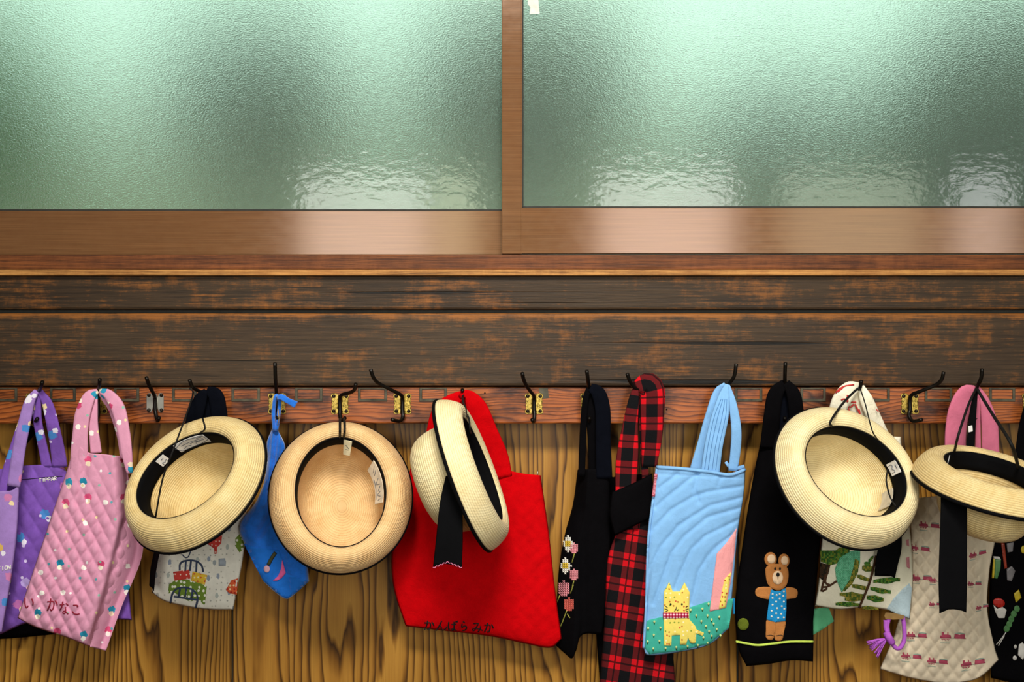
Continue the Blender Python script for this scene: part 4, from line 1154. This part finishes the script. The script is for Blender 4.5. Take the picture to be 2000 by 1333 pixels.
Cloth('opening_shade', r, [(1196, 962), (1235, 945), (1274, 925)], [(1274, 925), (1276, 970), (1268, 1014)], [(1200, 1048), (1235, 1030), (1268, 1014)], [(1196, 962), (1190, 1005), (1200, 1048)], M_BLACK, .052, .004, lambda px, py, u, v: wob(.08, .06, .002)(px, py), nu=20, nv=20, closed_top=True)  # black sheet standing for the deep shade at the bag's top opening

# ---------- light blue bag with cat
r = root('tote_bag', 'light blue quilted bag with a yellow patchwork cat', 'bag', P(1340, 1278, .06))
QL = [[(1287, 954), (1323, 927)], [(1281, 991), (1310, 966), (1345, 938), (1363, 926)], [(1271, 1039), (1310, 997), (1352, 972), (1380, 962), (1420, 955), (1454, 950)],
      [(1262, 1160), (1270, 1110), (1291, 1068), (1325, 1028), (1360, 1005), (1388, 988), (1451, 972)], [(1276, 1180), (1298, 1119), (1311, 1082), (1337, 1048), (1382, 1011), (1448, 992)],
      [(1318, 1150), (1331, 1116), (1351, 1073), (1377, 1048), (1411, 1031), (1443, 1016)], [(1350, 1180), (1365, 1116), (1382, 1088), (1400, 1068), (1437, 1040)]]
QC = [crease(q, .0032, 4.2) for q in QL]
def bluerel(px, py, u, v):
    z = sum(q(px, py) for q in QC) if py < 1185 else 0
    return z + crease([(1283, 926), (1380, 931), (1452, 934)], .0015, 2.5)(px, py) + crease([(1362, 930), (1356, 955), (1364, 980)], .003, 5)(px, py) + crease([(1408, 932), (1402, 950)], .002, 4)(px, py)
b = Cloth('body', r, [(1283, 912), (1330, 915), (1385, 921), (1425, 927), (1456, 916)], [(1456, 916), (1453, 965), (1441, 1040), (1433, 1130), (1424, 1228)],
          [(1257, 1268), (1268, 1281), (1330, 1274), (1385, 1260), (1424, 1228)], [(1283, 912), (1275, 980), (1266, 1060), (1262, 1180), (1257, 1268)],
          M_SKYBLUE, lambda u, v: .066 - .012 * max(0, u - .6), .011, bluerel, nu=84, nv=140)
b.patch('teal_ground', [(1262, 1213), (1295, 1205), (1345, 1188), (1388, 1174), (1432, 1170), (1424, 1226), (1386, 1258), (1330, 1272), (1268, 1279), (1260, 1268)], M_TEAL, off=.0010)
b.patch('house_wall', [(1439, 1032), (1418, 1062), (1400, 1082), (1394, 1130), (1386, 1195), (1418, 1188), (1427, 1140), (1434, 1085)], M_SALMON, off=.0022)
b.patch('house_door', [(1428, 1118), (1415, 1132), (1408, 1165), (1404, 1190), (1416, 1188), (1423, 1150)], M_CATYELLOW, off=.0032, base=.001)
cat = [(1297, 1155), (1302, 1148), (1307, 1137), (1311, 1148), (1314, 1156), (1328, 1156), (1331, 1150), (1337, 1138), (1343, 1150), (1347, 1158), (1346, 1195), (1346, 1210), (1353, 1218), (1359, 1225), (1360, 1230), (1375, 1237), (1373, 1243), (1360, 1238),
       (1359, 1256), (1353, 1258), (1348, 1256), (1344, 1246), (1340, 1260), (1328, 1260), (1328, 1241), (1312, 1242), (1311, 1262), (1297, 1262), (1296, 1210), (1296, 1180)]
cp = b.patch('cat_applique', cat, M_CATYELLOW, off=.0030, base=.0008, step=6)
b.patch('cat_collar', [(1295, 1197), (1345, 1197), (1345, 1208), (1295, 1209)], M_GINGHAM, cp, off=.0042, base=.0030, step=5)
for x, y in ((1310, 1181), (1332, 1181)): b.patch('cat_eye', ell(x, y, 1.9, 2.2, 8), M_BLACKTHREAD, cp, off=.0040, base=.003, step=3)
b.lines('cat_whiskers', [[(1299, 1184), (1304, 1188)], [(1298, 1190), (1304, 1191)], [(1300, 1195), (1305, 1193)], [(1344, 1184), (1339, 1188)], [(1345, 1190), (1339, 1191)], [(1343, 1195), (1339, 1193)], [(1321, 1186), (1320, 1191), (1317, 1195)], [(1320, 1191), (1324, 1194)]], .0006, M_BLACKTHREAD, cp, off=.0034, step=3)
for i, (x, y) in enumerate([(1278, 1215), (1266, 1228), (1290, 1227), (1277, 1241), (1265, 1254), (1288, 1253), (1276, 1268), (1300, 1267), (1321, 1265), (1343, 1263), (1363, 1261), (1372, 1190), (1384, 1180), (1349, 1192), (1360, 1203),
                            (1382, 1203), (1370, 1214), (1390, 1211), (1379, 1224), (1394, 1219), (1385, 1234), (1374, 1246), (1390, 1243), (1382, 1257), (1405, 1206), (1400, 1230), (1407, 1242)]):
    st = b.lines('embroidered_bud', [[(x, y + 5), (x, y)]], .0010, M_BUDG, off=.0012, step=3)
    b.patch('bud_head', ell(x, y, 2.1, 2.4, 8), M_BUD, off=.0034, base=.0010, step=3)
b.line('top_binding', [(1283, 913), (1330, 916), (1385, 922), (1425, 928), (1455, 918)], .0034, M_SKYBLUE, off=.0002)
b.line('side_binding', [(1283, 914), (1275, 980), (1266, 1060), (1262, 1180), (1257, 1266)], .0026, M_SKYBLUE, off=.0002)
b.line('gingham_edge', [(1281, 926), (1279, 948), (1276, 970)], .0034, M_GINGHAM, off=.0014)
strap('handle', [(1418, 752, .068, 12), (1404, 768, .062, 22), (1390, 810, .060, 24), (1376, 860, .056, 24), (1359, 922, .050, 26)], M_SKYBLUE, r, th=.005)
hs = strap('handle', [(1419, 751, .072, 6), (1414, 775, .076, 22), (1406, 815, .078, 34), (1394, 870, .076, 36), (1387, 924, .070, 37)], M_SKYBLUE, r, th=.005)
for k in (-11, -4, 4, 11):
    tube('seam_stitching', [P(1414 + k * .5, 780, .0792), P(1406 + k, 815, .0812), P(1394 + k, 870, .0792), P(1387 + k, 918, .0735)], .0005, plain('blue_thread', '#4f7fb5', .8) if k == -11 else bpy.data.materials['blue_thread'], hs, n=5, seg=16)
strap('handle', [(1421, 752, .070, 8), (1431, 790, .070, 16), (1438, 840, .066, 20), (1436, 885, .060, 20), (1431, 920, .056, 18)], M_SKYBLUE, r, th=.005)
strap('rolled_lip', [(1417, 903, .048, 6), (1427, 914, .052, 7), (1440, 915, .056, 7), (1454, 911, .062, 6)], M_SKYBLUE, r, th=.005, seg=16)

# ---------- black bag with bear
r = root('tote_bag', 'black bag with a brown felt bear in a blue spotted dress', 'bag', P(1520, 1300, .03))
b = Cloth('body', r, [(1484, 870), (1540, 862), (1604, 868)], [(1604, 868), (1606, 980), (1600, 1080), (1590, 1190), (1588, 1293)], [(1458, 1302), (1500, 1298), (1545, 1291), (1588, 1293)],
          [(1484, 870), (1468, 950), (1448, 1080), (1436, 1180), (1441, 1262), (1458, 1302)], M_BLACK, .034, .014, lambda px, py, u, v: wob(.02, .015, .0015)(px, py) + crease([(1436, 1262), (1590, 1258)], .0025, 5)(px, py), nu=50, nv=80)
strap('handle', [(1533, 748, .064, 16), (1515, 770, .066, 30), (1508, 810, .060, 32), (1502, 875, .050, 36)], M_BLACK, r, th=.006)
strap('handle', [(1535, 748, .066, 16), (1550, 772, .066, 28), (1556, 815, .060, 30), (1560, 875, .050, 36)], M_BLACK, r, th=.006)
strap('handle', [(1534, 752, .054, 20), (1532, 800, .048, 50), (1530, 880, .040, 60)], M_NAVY, r, th=.005)
hd = b.patch('bear_head', [(1495, 1112), (1500, 1106), (1512, 1102), (1525, 1103), (1536, 1107), (1540, 1118), (1539, 1135), (1533, 1148), (1521, 1154), (1508, 1150), (1498, 1138)], M_FELTBROWN, smooth_n=28, off=.0030)
for x, y, rx in ((1505, 1093, 12), (1531, 1096, 11)):
    e = b.patch('bear_ear', ell(x, y, rx, 14, 18), M_FELTBROWN, off=.0025)
    b.patch('inner_ear', ell(x + 1.5, y - .5, rx - 3.8, 9, 14), M_FELTCREAM, e, off=.0036, base=.0022)
b.patch('bear_muzzle', ell(1519, 1129, 10.5, 13.5, 18), M_FELTCREAM, hd, off=.0045, base=.0028)
b.patch('bear_nose', ell(1519.5, 1123, 3.4, 4, 12), M_BLACKTHREAD, hd, off=.0060, base=.0044, step=3)
for x in (1514, 1523.5): b.patch('bear_eye', ell(x, 1111.5, 2, 3, 10), M_BLACKTHREAD, hd, off=.0042, base=.003, step=3)
b.lines('bear_mouth', [[(1519.5, 1126), (1519.5, 1132)]], .0006, M_BLACKTHREAD, hd, off=.0050)
b.patch('bear_arm', [(1476, 1152), (1482, 1148), (1496, 1147), (1508, 1150), (1505, 1170), (1492, 1170), (1480, 1166), (1475, 1160)], M_FELTBROWN, smooth_n=22, off=.0022)
b.patch('bear_arm', [(1534, 1150), (1545, 1148), (1556, 1152), (1558, 1160), (1555, 1168), (1545, 1170), (1534, 1170)], M_FELTBROWN, smooth_n=22, off=.0022)
for q in ([(1498, 1210), (1515, 1212), (1514, 1235), (1510, 1249), (1503, 1251), (1496, 1246), (1496, 1232)], [(1517, 1213), (1534, 1214), (1531, 1236), (1528, 1250), (1521, 1253), (1513, 1250), (1514, 1238)]):
    lg = b.patch('bear_leg', q, M_FELTBROWN, smooth_n=22, off=.0022)
    b.lines('toe_stitching', [[(q[0][0] - 1, 1243), (q[0][0] + 7, 1241), (q[0][0] + 13, 1243)]], .0006, M_BLACKTHREAD, lg, off=.0027)
dr = b.patch('bear_dress', [(1506, 1152), (1514, 1155), (1524, 1155), (1534, 1149), (1536, 1160), (1536, 1190), (1534, 1214), (1515, 1216), (1497, 1211), (1500, 1190), (1503, 1165)], M_DRESS, off=.0034)
for x, y in [(1509, 1161), (1517, 1163), (1523, 1161), (1531, 1156), (1509, 1169), (1523, 1170), (1530, 1165), (1516, 1176), (1531, 1176), (1509, 1182), (1518, 1189), (1527, 1185), (1532, 1190), (1507, 1194), (1516, 1199), (1526, 1200), (1507, 1205), (1520, 1208), (1531, 1207)]:
    b.patch('white_spot', ell(x, y, 2.0, 2.0, 8), M_WHITE, dr, off=.0044, base=.0030, step=3)
b.patch('moss_button', ell(1451.5, 1220, 11, 12, 18), M_MOSS, off=.0028)
b.line('lime_yarn', [(1438, 1254), (1460, 1258), (1480, 1261), (1510, 1258), (1545, 1254), (1588, 1254)], .0024, M_LIME)
b.patch('blue_side_tab', [(1431, 1168), (1435, 1170), (1435, 1200), (1431, 1200)], M_DRESS, off=.0020)
b.patch('green_felt_leaf', [(1590, 1190), (1618, 1186), (1629, 1214), (1604, 1232), (1588, 1241), (1588, 1214)], M_GREENFELT, off=.0018, base=-.0006, label='sea green folded felt')

# ---------- cream cross-stitched bag
r = root('tote_bag', 'cream bag with cross-stitched green fern and mint leaf below a straw hat', 'bag', P(1690, 1205, .05))
b = Cloth('body', r, [(1628, 856), (1700, 852), (1760, 854)], [(1760, 854), (1765, 950), (1779, 1050), (1783, 1140), (1777, 1211)], [(1592, 1184), (1640, 1191), (1690, 1187), (1740, 1194), (1777, 1211)],
          [(1628, 856), (1618, 960), (1604, 1070), (1600, 1130), (1592, 1184)], M_CREAM, lambda u, v: .030 + .022 * v, .009, lambda px, py, u, v: .0006 * math.sin(px * 1.2) + wob(.02, .02, .001)(px, py), nu=60, nv=80)
def stitched(name, outline, mat, off=.0016, smooth_n=None):
    return b.patch(name, outline, mat, off=off, step=5, smooth_n=smooth_n)
stitched('stitched_foliage', [(1602, 1076), (1632, 1076), (1640, 1070), (1660, 1072), (1658, 1086), (1640, 1100), (1622, 1105), (1603, 1098)], M_GREEN1)
stitched('stitched_mint_leaf', [(1640, 1090), (1660, 1078), (1680, 1074), (1680, 1100), (1672, 1128), (1656, 1148), (1644, 1158), (1634, 1134), (1631, 1112)], M_GREEN2, .0022)
stitched('stitched_leaf_edge', [(1670, 1092), (1678, 1096), (1676, 1118), (1664, 1142), (1650, 1156), (1646, 1154), (1660, 1132), (1666, 1112)], M_GREEN3, .0030)
stitched('stitched_shadow', [(1602, 1100), (1622, 1104), (1618, 1122), (1606, 1134), (1600, 1128)], M_BROWNST, .0020)
b.lines('stitched_twig', [[(1612, 1122), (1608, 1140), (1604, 1156)], [(1604, 1148), (1618, 1146), (1634, 1136)], [(1606, 1156), (1616, 1150)], [(1616, 1118), (1612, 1138), (1622, 1144)]], .0020, M_BROWNST, off=.0012)
def leafs(name, x0, x1, y, h_, lean):
    n = max(3, int(abs(x1 - x0) / 8)); top = []; bot = []
    for i in range(n + 1):
        t = i / n; x = x0 + (x1 - x0) * t; yy = y + lean * t
        e = h_ * (.35 + .65 * math.sin(math.pi * min(.92, max(.1, t)))) / 2
        top.append((x, yy - e + random.uniform(-1, 1))); bot.append((x, yy + e + random.uniform(-1, 1)))
    return stitched(name, top + bot[::-1], M_GREEN1 if random.random() < .6 else M_GREEN3)
for x0, x1, y, h_, ln in [(1706, 1684, 1112, 14, -2), (1700, 1688, 1104, 8, -3), (1699, 1674, 1134, 10, -8), (1706, 1758, 1136, 12, -3), (1694, 1664, 1150, 10, -5), (1700, 1740, 1151, 11, 6), (1688, 1640, 1164, 12, -2), (1693, 1726, 1168, 14, 4),
                            (1685, 1650, 1170, 12, 0), (1680, 1632, 1182, 9, -2), (1684, 1716, 1188, 8, 2), (1708, 1720, 1116, 8, -4), (1696, 1706, 1098, 10, -10)]:
    leafs('fern_leaf', x0, x1, y, h_, ln)
b.lines('fern_stem', [[(1711, 1086), (1706, 1110), (1698, 1140), (1688, 1165), (1678, 1188)]], .0022, M_BROWNST, off=.0030)
stitched('pale_blue_corner', [(1776, 1140), (1781, 1150), (1776, 1208), (1755, 1202), (1732, 1190), (1745, 1170), (1762, 1152)], M_PALEBLUE, .0014)
stitched('pink_blossom', [(1770, 1055), (1775, 1054), (1776, 1068), (1771, 1066)], M_PINKTH); stitched('pink_blossom', [(1770, 1090), (1776, 1088), (1777, 1112), (1771, 1108)], M_PINKTH)
stitched('green_motif', [(1743, 864), (1752, 863), (1758, 876), (1757, 884)], M_GREEN1)
tl = [strap('handle', [(1679, 754, .072, 14), (1660, 762, .074, 34), (1642, 785, .072, 36), (1632, 825, .056, 34), (1628, 875, .040, 34)], M_CREAM, r, th=.010)]
tl.append(strap('handle', [(1678, 755, .068, 12), (1672, 785, .064, 30), (1676, 830, .048, 40), (1690, 875, .036, 44)], M_CREAM, r, th=.008))
tl.append(strap('handle', [(1681, 755, .072, 12), (1691, 780, .074, 26), (1706, 815, .062, 28), (1722, 850, .050, 28), (1735, 880, .040, 28)], M_CREAM, r, th=.010))
def handle_stitch(parent, pts, dd, r_=.0016):
    for st in pts: tube('red_stitching', [P(x, y, dd) for x, y in st], r_, M_REDTH, parent, n=5, seg=6)
handle_stitch(tl[0], [[(1632, 768), (1640, 760), (1652, 754), (1668, 752)], [(1636, 766), (1646, 758)], [(1643, 782), (1650, 780), (1656, 786)], [(1655, 772), (1656, 785)]], .0790)
handle_stitch(tl[1], [[(1652, 788), (1660, 796), (1668, 790)], [(1656, 796), (1660, 806)], [(1670, 790), (1676, 802), (1682, 815)], [(1662, 786), (1672, 786)], [(1678, 800), (1680, 812)]], .0690)
handle_stitch(tl[2], [[(1690, 765), (1696, 775)], [(1712, 800), (1716, 806)]], .0760, .0010)

# ---------- purple tassel cord with olive toggle
r = root('tassel_cord', 'purple yarn loop with a tassel hanging under the cream bag', 'tassel', P(1735, 1290, .055))
tube('loop', [P(1736, 1208, .064), P(1733, 1225, .066), P(1738, 1248, .068), P(1748, 1265, .068), P(1758, 1266, .066), P(1766, 1250, .064), P(1766, 1225, .064), P(1763, 1206, .062)], .0040, M_PURPLEYARN, r, seg=40)
tube('knot', [P(1731, 1236, .070), P(1736, 1246, .074), P(1742, 1256, .070)], .0068, M_PURPLEYARN, r, seg=8)
tube('strand', [P(1730, 1212, .066), P(1731, 1230, .068), P(1738, 1244, .070)], .0045, M_PURPLEYARN, r, seg=10)
for i in range(16):
    e = (1692 + i * 1.5 + random.uniform(-2, 2), 1256 + i * 2.0 + random.uniform(-3, 3))
    tube('tassel_strand', [P(1733, 1248, .070), P((1733 + e[0]) / 2, (1249 + e[1]) / 2 - 2, .070 + random.uniform(-.004, .004)), P(*e, .066 + random.uniform(-.006, .006))], .0011, M_PURPLEYARN, r, n=5, seg=6)
mk('toggle', *(lambda q: ([P(x, y, .070) for x, y in q] + [P(x, y, .056) for x, y in q], [tuple(range(len(q))), tuple(range(2 * len(q) - 1, len(q) - 1, -1))] + [(i, len(q) + i, len(q) + (i + 1) % len(q), (i + 1) % len(q)) for i in range(len(q))]))([(1727, 1204), (1730, 1197), (1745, 1198), (1766, 1203), (1765, 1210), (1745, 1211), (1730, 1210)]), plain('olive_toggle_wood', '#8a6a3c', .6), r, smooth=False)

# ---------- beige train bag
r = root('tote_bag', 'beige quilted bag printed with tiny red trains and rose pink handles', 'bag', P(1835, 1328, .02))
def beigerel(px, py, u, v):
    s = side_of([(1900, 985), (1905, 1100), (1905, 1180), (1915, 1300)], px, py)
    k = 1.0 if s < 0 else max(.15, 1 - s / 20)
    return diamond(25, 33, .0066, .04)(px, py, u, v) * k + wob(.02, .014, .002)(px, py) + crease([(1928, 1040), (1922, 1180), (1935, 1260)], .006, 9)(px, py)
b = Cloth('body', r, [(1775, 975), (1860, 968), (1943, 975)], [(1943, 975), (1944, 1050), (1933, 1110), (1928, 1190), (1942, 1262), (1951, 1290)], [(1718, 1308), (1780, 1326), (1850, 1336), (1910, 1326), (1951, 1290)],
          [(1775, 975), (1778, 1060), (1768, 1150), (1748, 1235), (1718, 1308)], M_BEIGE, .022, .010, beigerel, nu=84, nv=110)
def train(x, y, s=1.0, tilt=0.0):
    T = lambda pts: [(x + a * s, y + q * s + tilt * a * s) for a, q in pts]
    p = b.patch('printed_engine', T([(0, 0), (3, 0), (3, -6), (7, -6), (7, -2), (13, -2), (13, -6), (15, -6), (15, -2), (19, -1), (20, 5), (0, 5)]), M_TRAIN, off=.0008, step=5)
    b.lines('printed_wheels', [T([(3 + 5 * i, 6), (4.5 + 5 * i, 8), (6 + 5 * i, 6)]) for i in range(3)], .0009, M_TRAIN, p, off=.0006, step=3)
    w2 = b.patch('printed_wagon', T([(26, -3), (44, -3), (44, 2), (46, 5), (25, 5)]), M_TRAIN, off=.0008, step=5)
    b.lines('printed_load', [T([(27, -4), (35, -5), (43, -4)])], .0013, M_TRAING, w2, off=.0008, step=3)
    b.lines('printed_coupling', [T([(20, 4), (26, 4)]), T([(1, 13), (18, 13)])], .0007, M_TRAING, p, off=.0005, step=3)
for x, y, s, tl_ in [(1776, 1068, .9, .15), (1780, 1128, .9, .05), (1815, 1132, .75, .1), (1836, 1242, 1.1, .03), (1770, 1240, .9, .05), (1893, 1086, .75, -.25), (1890, 1140, .6, 0), (1877, 1298, 1.05, -.15), (1760, 1280, .9, .1), (1811, 1290, .9, .1), (1814, 1180, .6, 0), (1906, 1188, .55, -.2), (1795, 1024, .9, .1)]:
    train(x, y, s, tl_)
sl = strap('handle', [(1905, 757, .066, 8), (1888, 768, .062, 34), (1874, 800, .056, 42), (1867, 840, .046, 42), (1865, 905, .032, 42)], M_ROSE, r, th=.004)
strap('handle', [(1909, 757, .066, 8), (1923, 785, .062, 20), (1932, 825, .054, 32), (1934, 860, .046, 34), (1935, 905, .034, 36)], M_ROSE, r, th=.004)
strap('handle', [(1909, 757, .064, 5), (1910, 790, .060, 8), (1910, 840, .050, 10), (1910, 905, .034, 12)], M_ROSE, r, th=.004)

# ---------- black bag with badges at the right edge
r = root('tote_bag', 'black bag with colourful badges cut by the right picture edge', 'bag', P(1990, 1350, .02))
b = Cloth('body', r, [(1945, 960), (2060, 950)], [(2060, 950), (2075, 1100), (2085, 1330)], [(1935, 1325), (1990, 1335), (2085, 1330)], [(1945, 960), (1938, 1050), (1932, 1180), (1935, 1325)], M_BLACK, .014, .010, nu=30, nv=50)
PL = lambda n, c: plain(n, c, .35, .5)
M_BR, M_BW, M_BG, M_BY, M_BGR, M_BB = PL('red_badge', '#b32319'), PL('white_badge', '#cfcac4'), PL('green_badge', '#4f7f4a'), PL('yellow_badge', '#c9b02c'), PL('grey_badge', '#7f7a7c'), PL('brick_badge', '#9a3a26')
b.patch('red_badge', ell(1951, 1178, 12, 9, 16, .3), M_BR, off=.0060)
b.patch('white_badge', [(1940, 1182), (1948, 1190), (1958, 1186), (1966, 1192), (1962, 1208), (1950, 1208), (1944, 1196)], M_BW, off=.0040)
b.patch('yellow_strip', [(1940, 1090), (1944, 1090), (1944, 1112), (1941, 1130), (1937, 1130)], M_BY, off=.0030)
b.patch('green_badge', [(1944, 1092), (1955, 1094), (1954, 1112), (1948, 1131), (1942, 1130)], M_BG, off=.0036)
b.patch('white_badge', [(1940, 1087), (1952, 1088), (1955, 1094), (1941, 1092)], M_BW, off=.0040)
b.patch('brick_badge', [(1955, 1061), (1962, 1062), (1967, 1110), (1962, 1112)], M_BB, off=.0030)
b.patch('grey_badge', [(1966, 1112), (1976, 1106), (1983, 1116), (1976, 1136), (1967, 1134)], M_BGR, off=.0040)
b.patch('grey_badge', [(1966, 1062), (1980, 1060), (1978, 1078), (1968, 1080)], M_BGR, off=.0035)
b.patch('yellow_badge', [(1980, 1160), (1990, 1152), (1995, 1168), (1984, 1178)], M_BY, off=.0040)
for x, y in ((1986, 1190), (1980, 1200), (1975, 1210), (1971, 1220), (1966, 1229)): b.patch('green_bead', ell(x, y, 6, 7, 10), M_BG, off=.0050)
b.lines('silver_chain', [[(1966, 1234), (1956, 1248), (1946, 1260)], [(1962, 1242), (1950, 1262)]], .0010, M_BW)
b.patch('white_badge', [(1990, 1260), (1997, 1255), (2006, 1268), (1998, 1290), (1988, 1280)], M_BW, off=.0045)
b.patch('white_bead', ell(1983, 1264, 3, 4, 10), M_BW, off=.0045); b.patch('white_bead', ell(1982, 1286, 4, 5, 10), M_BW, off=.0045)
b.patch('yellow_badge', ell(1999, 1074, 5, 8, 10), M_BY, off=.0035)
strap('handle', [(2012, 790, .05, 22), (2000, 850, .04, 26), (1990, 965, .02, 30)], M_BLACK, r)
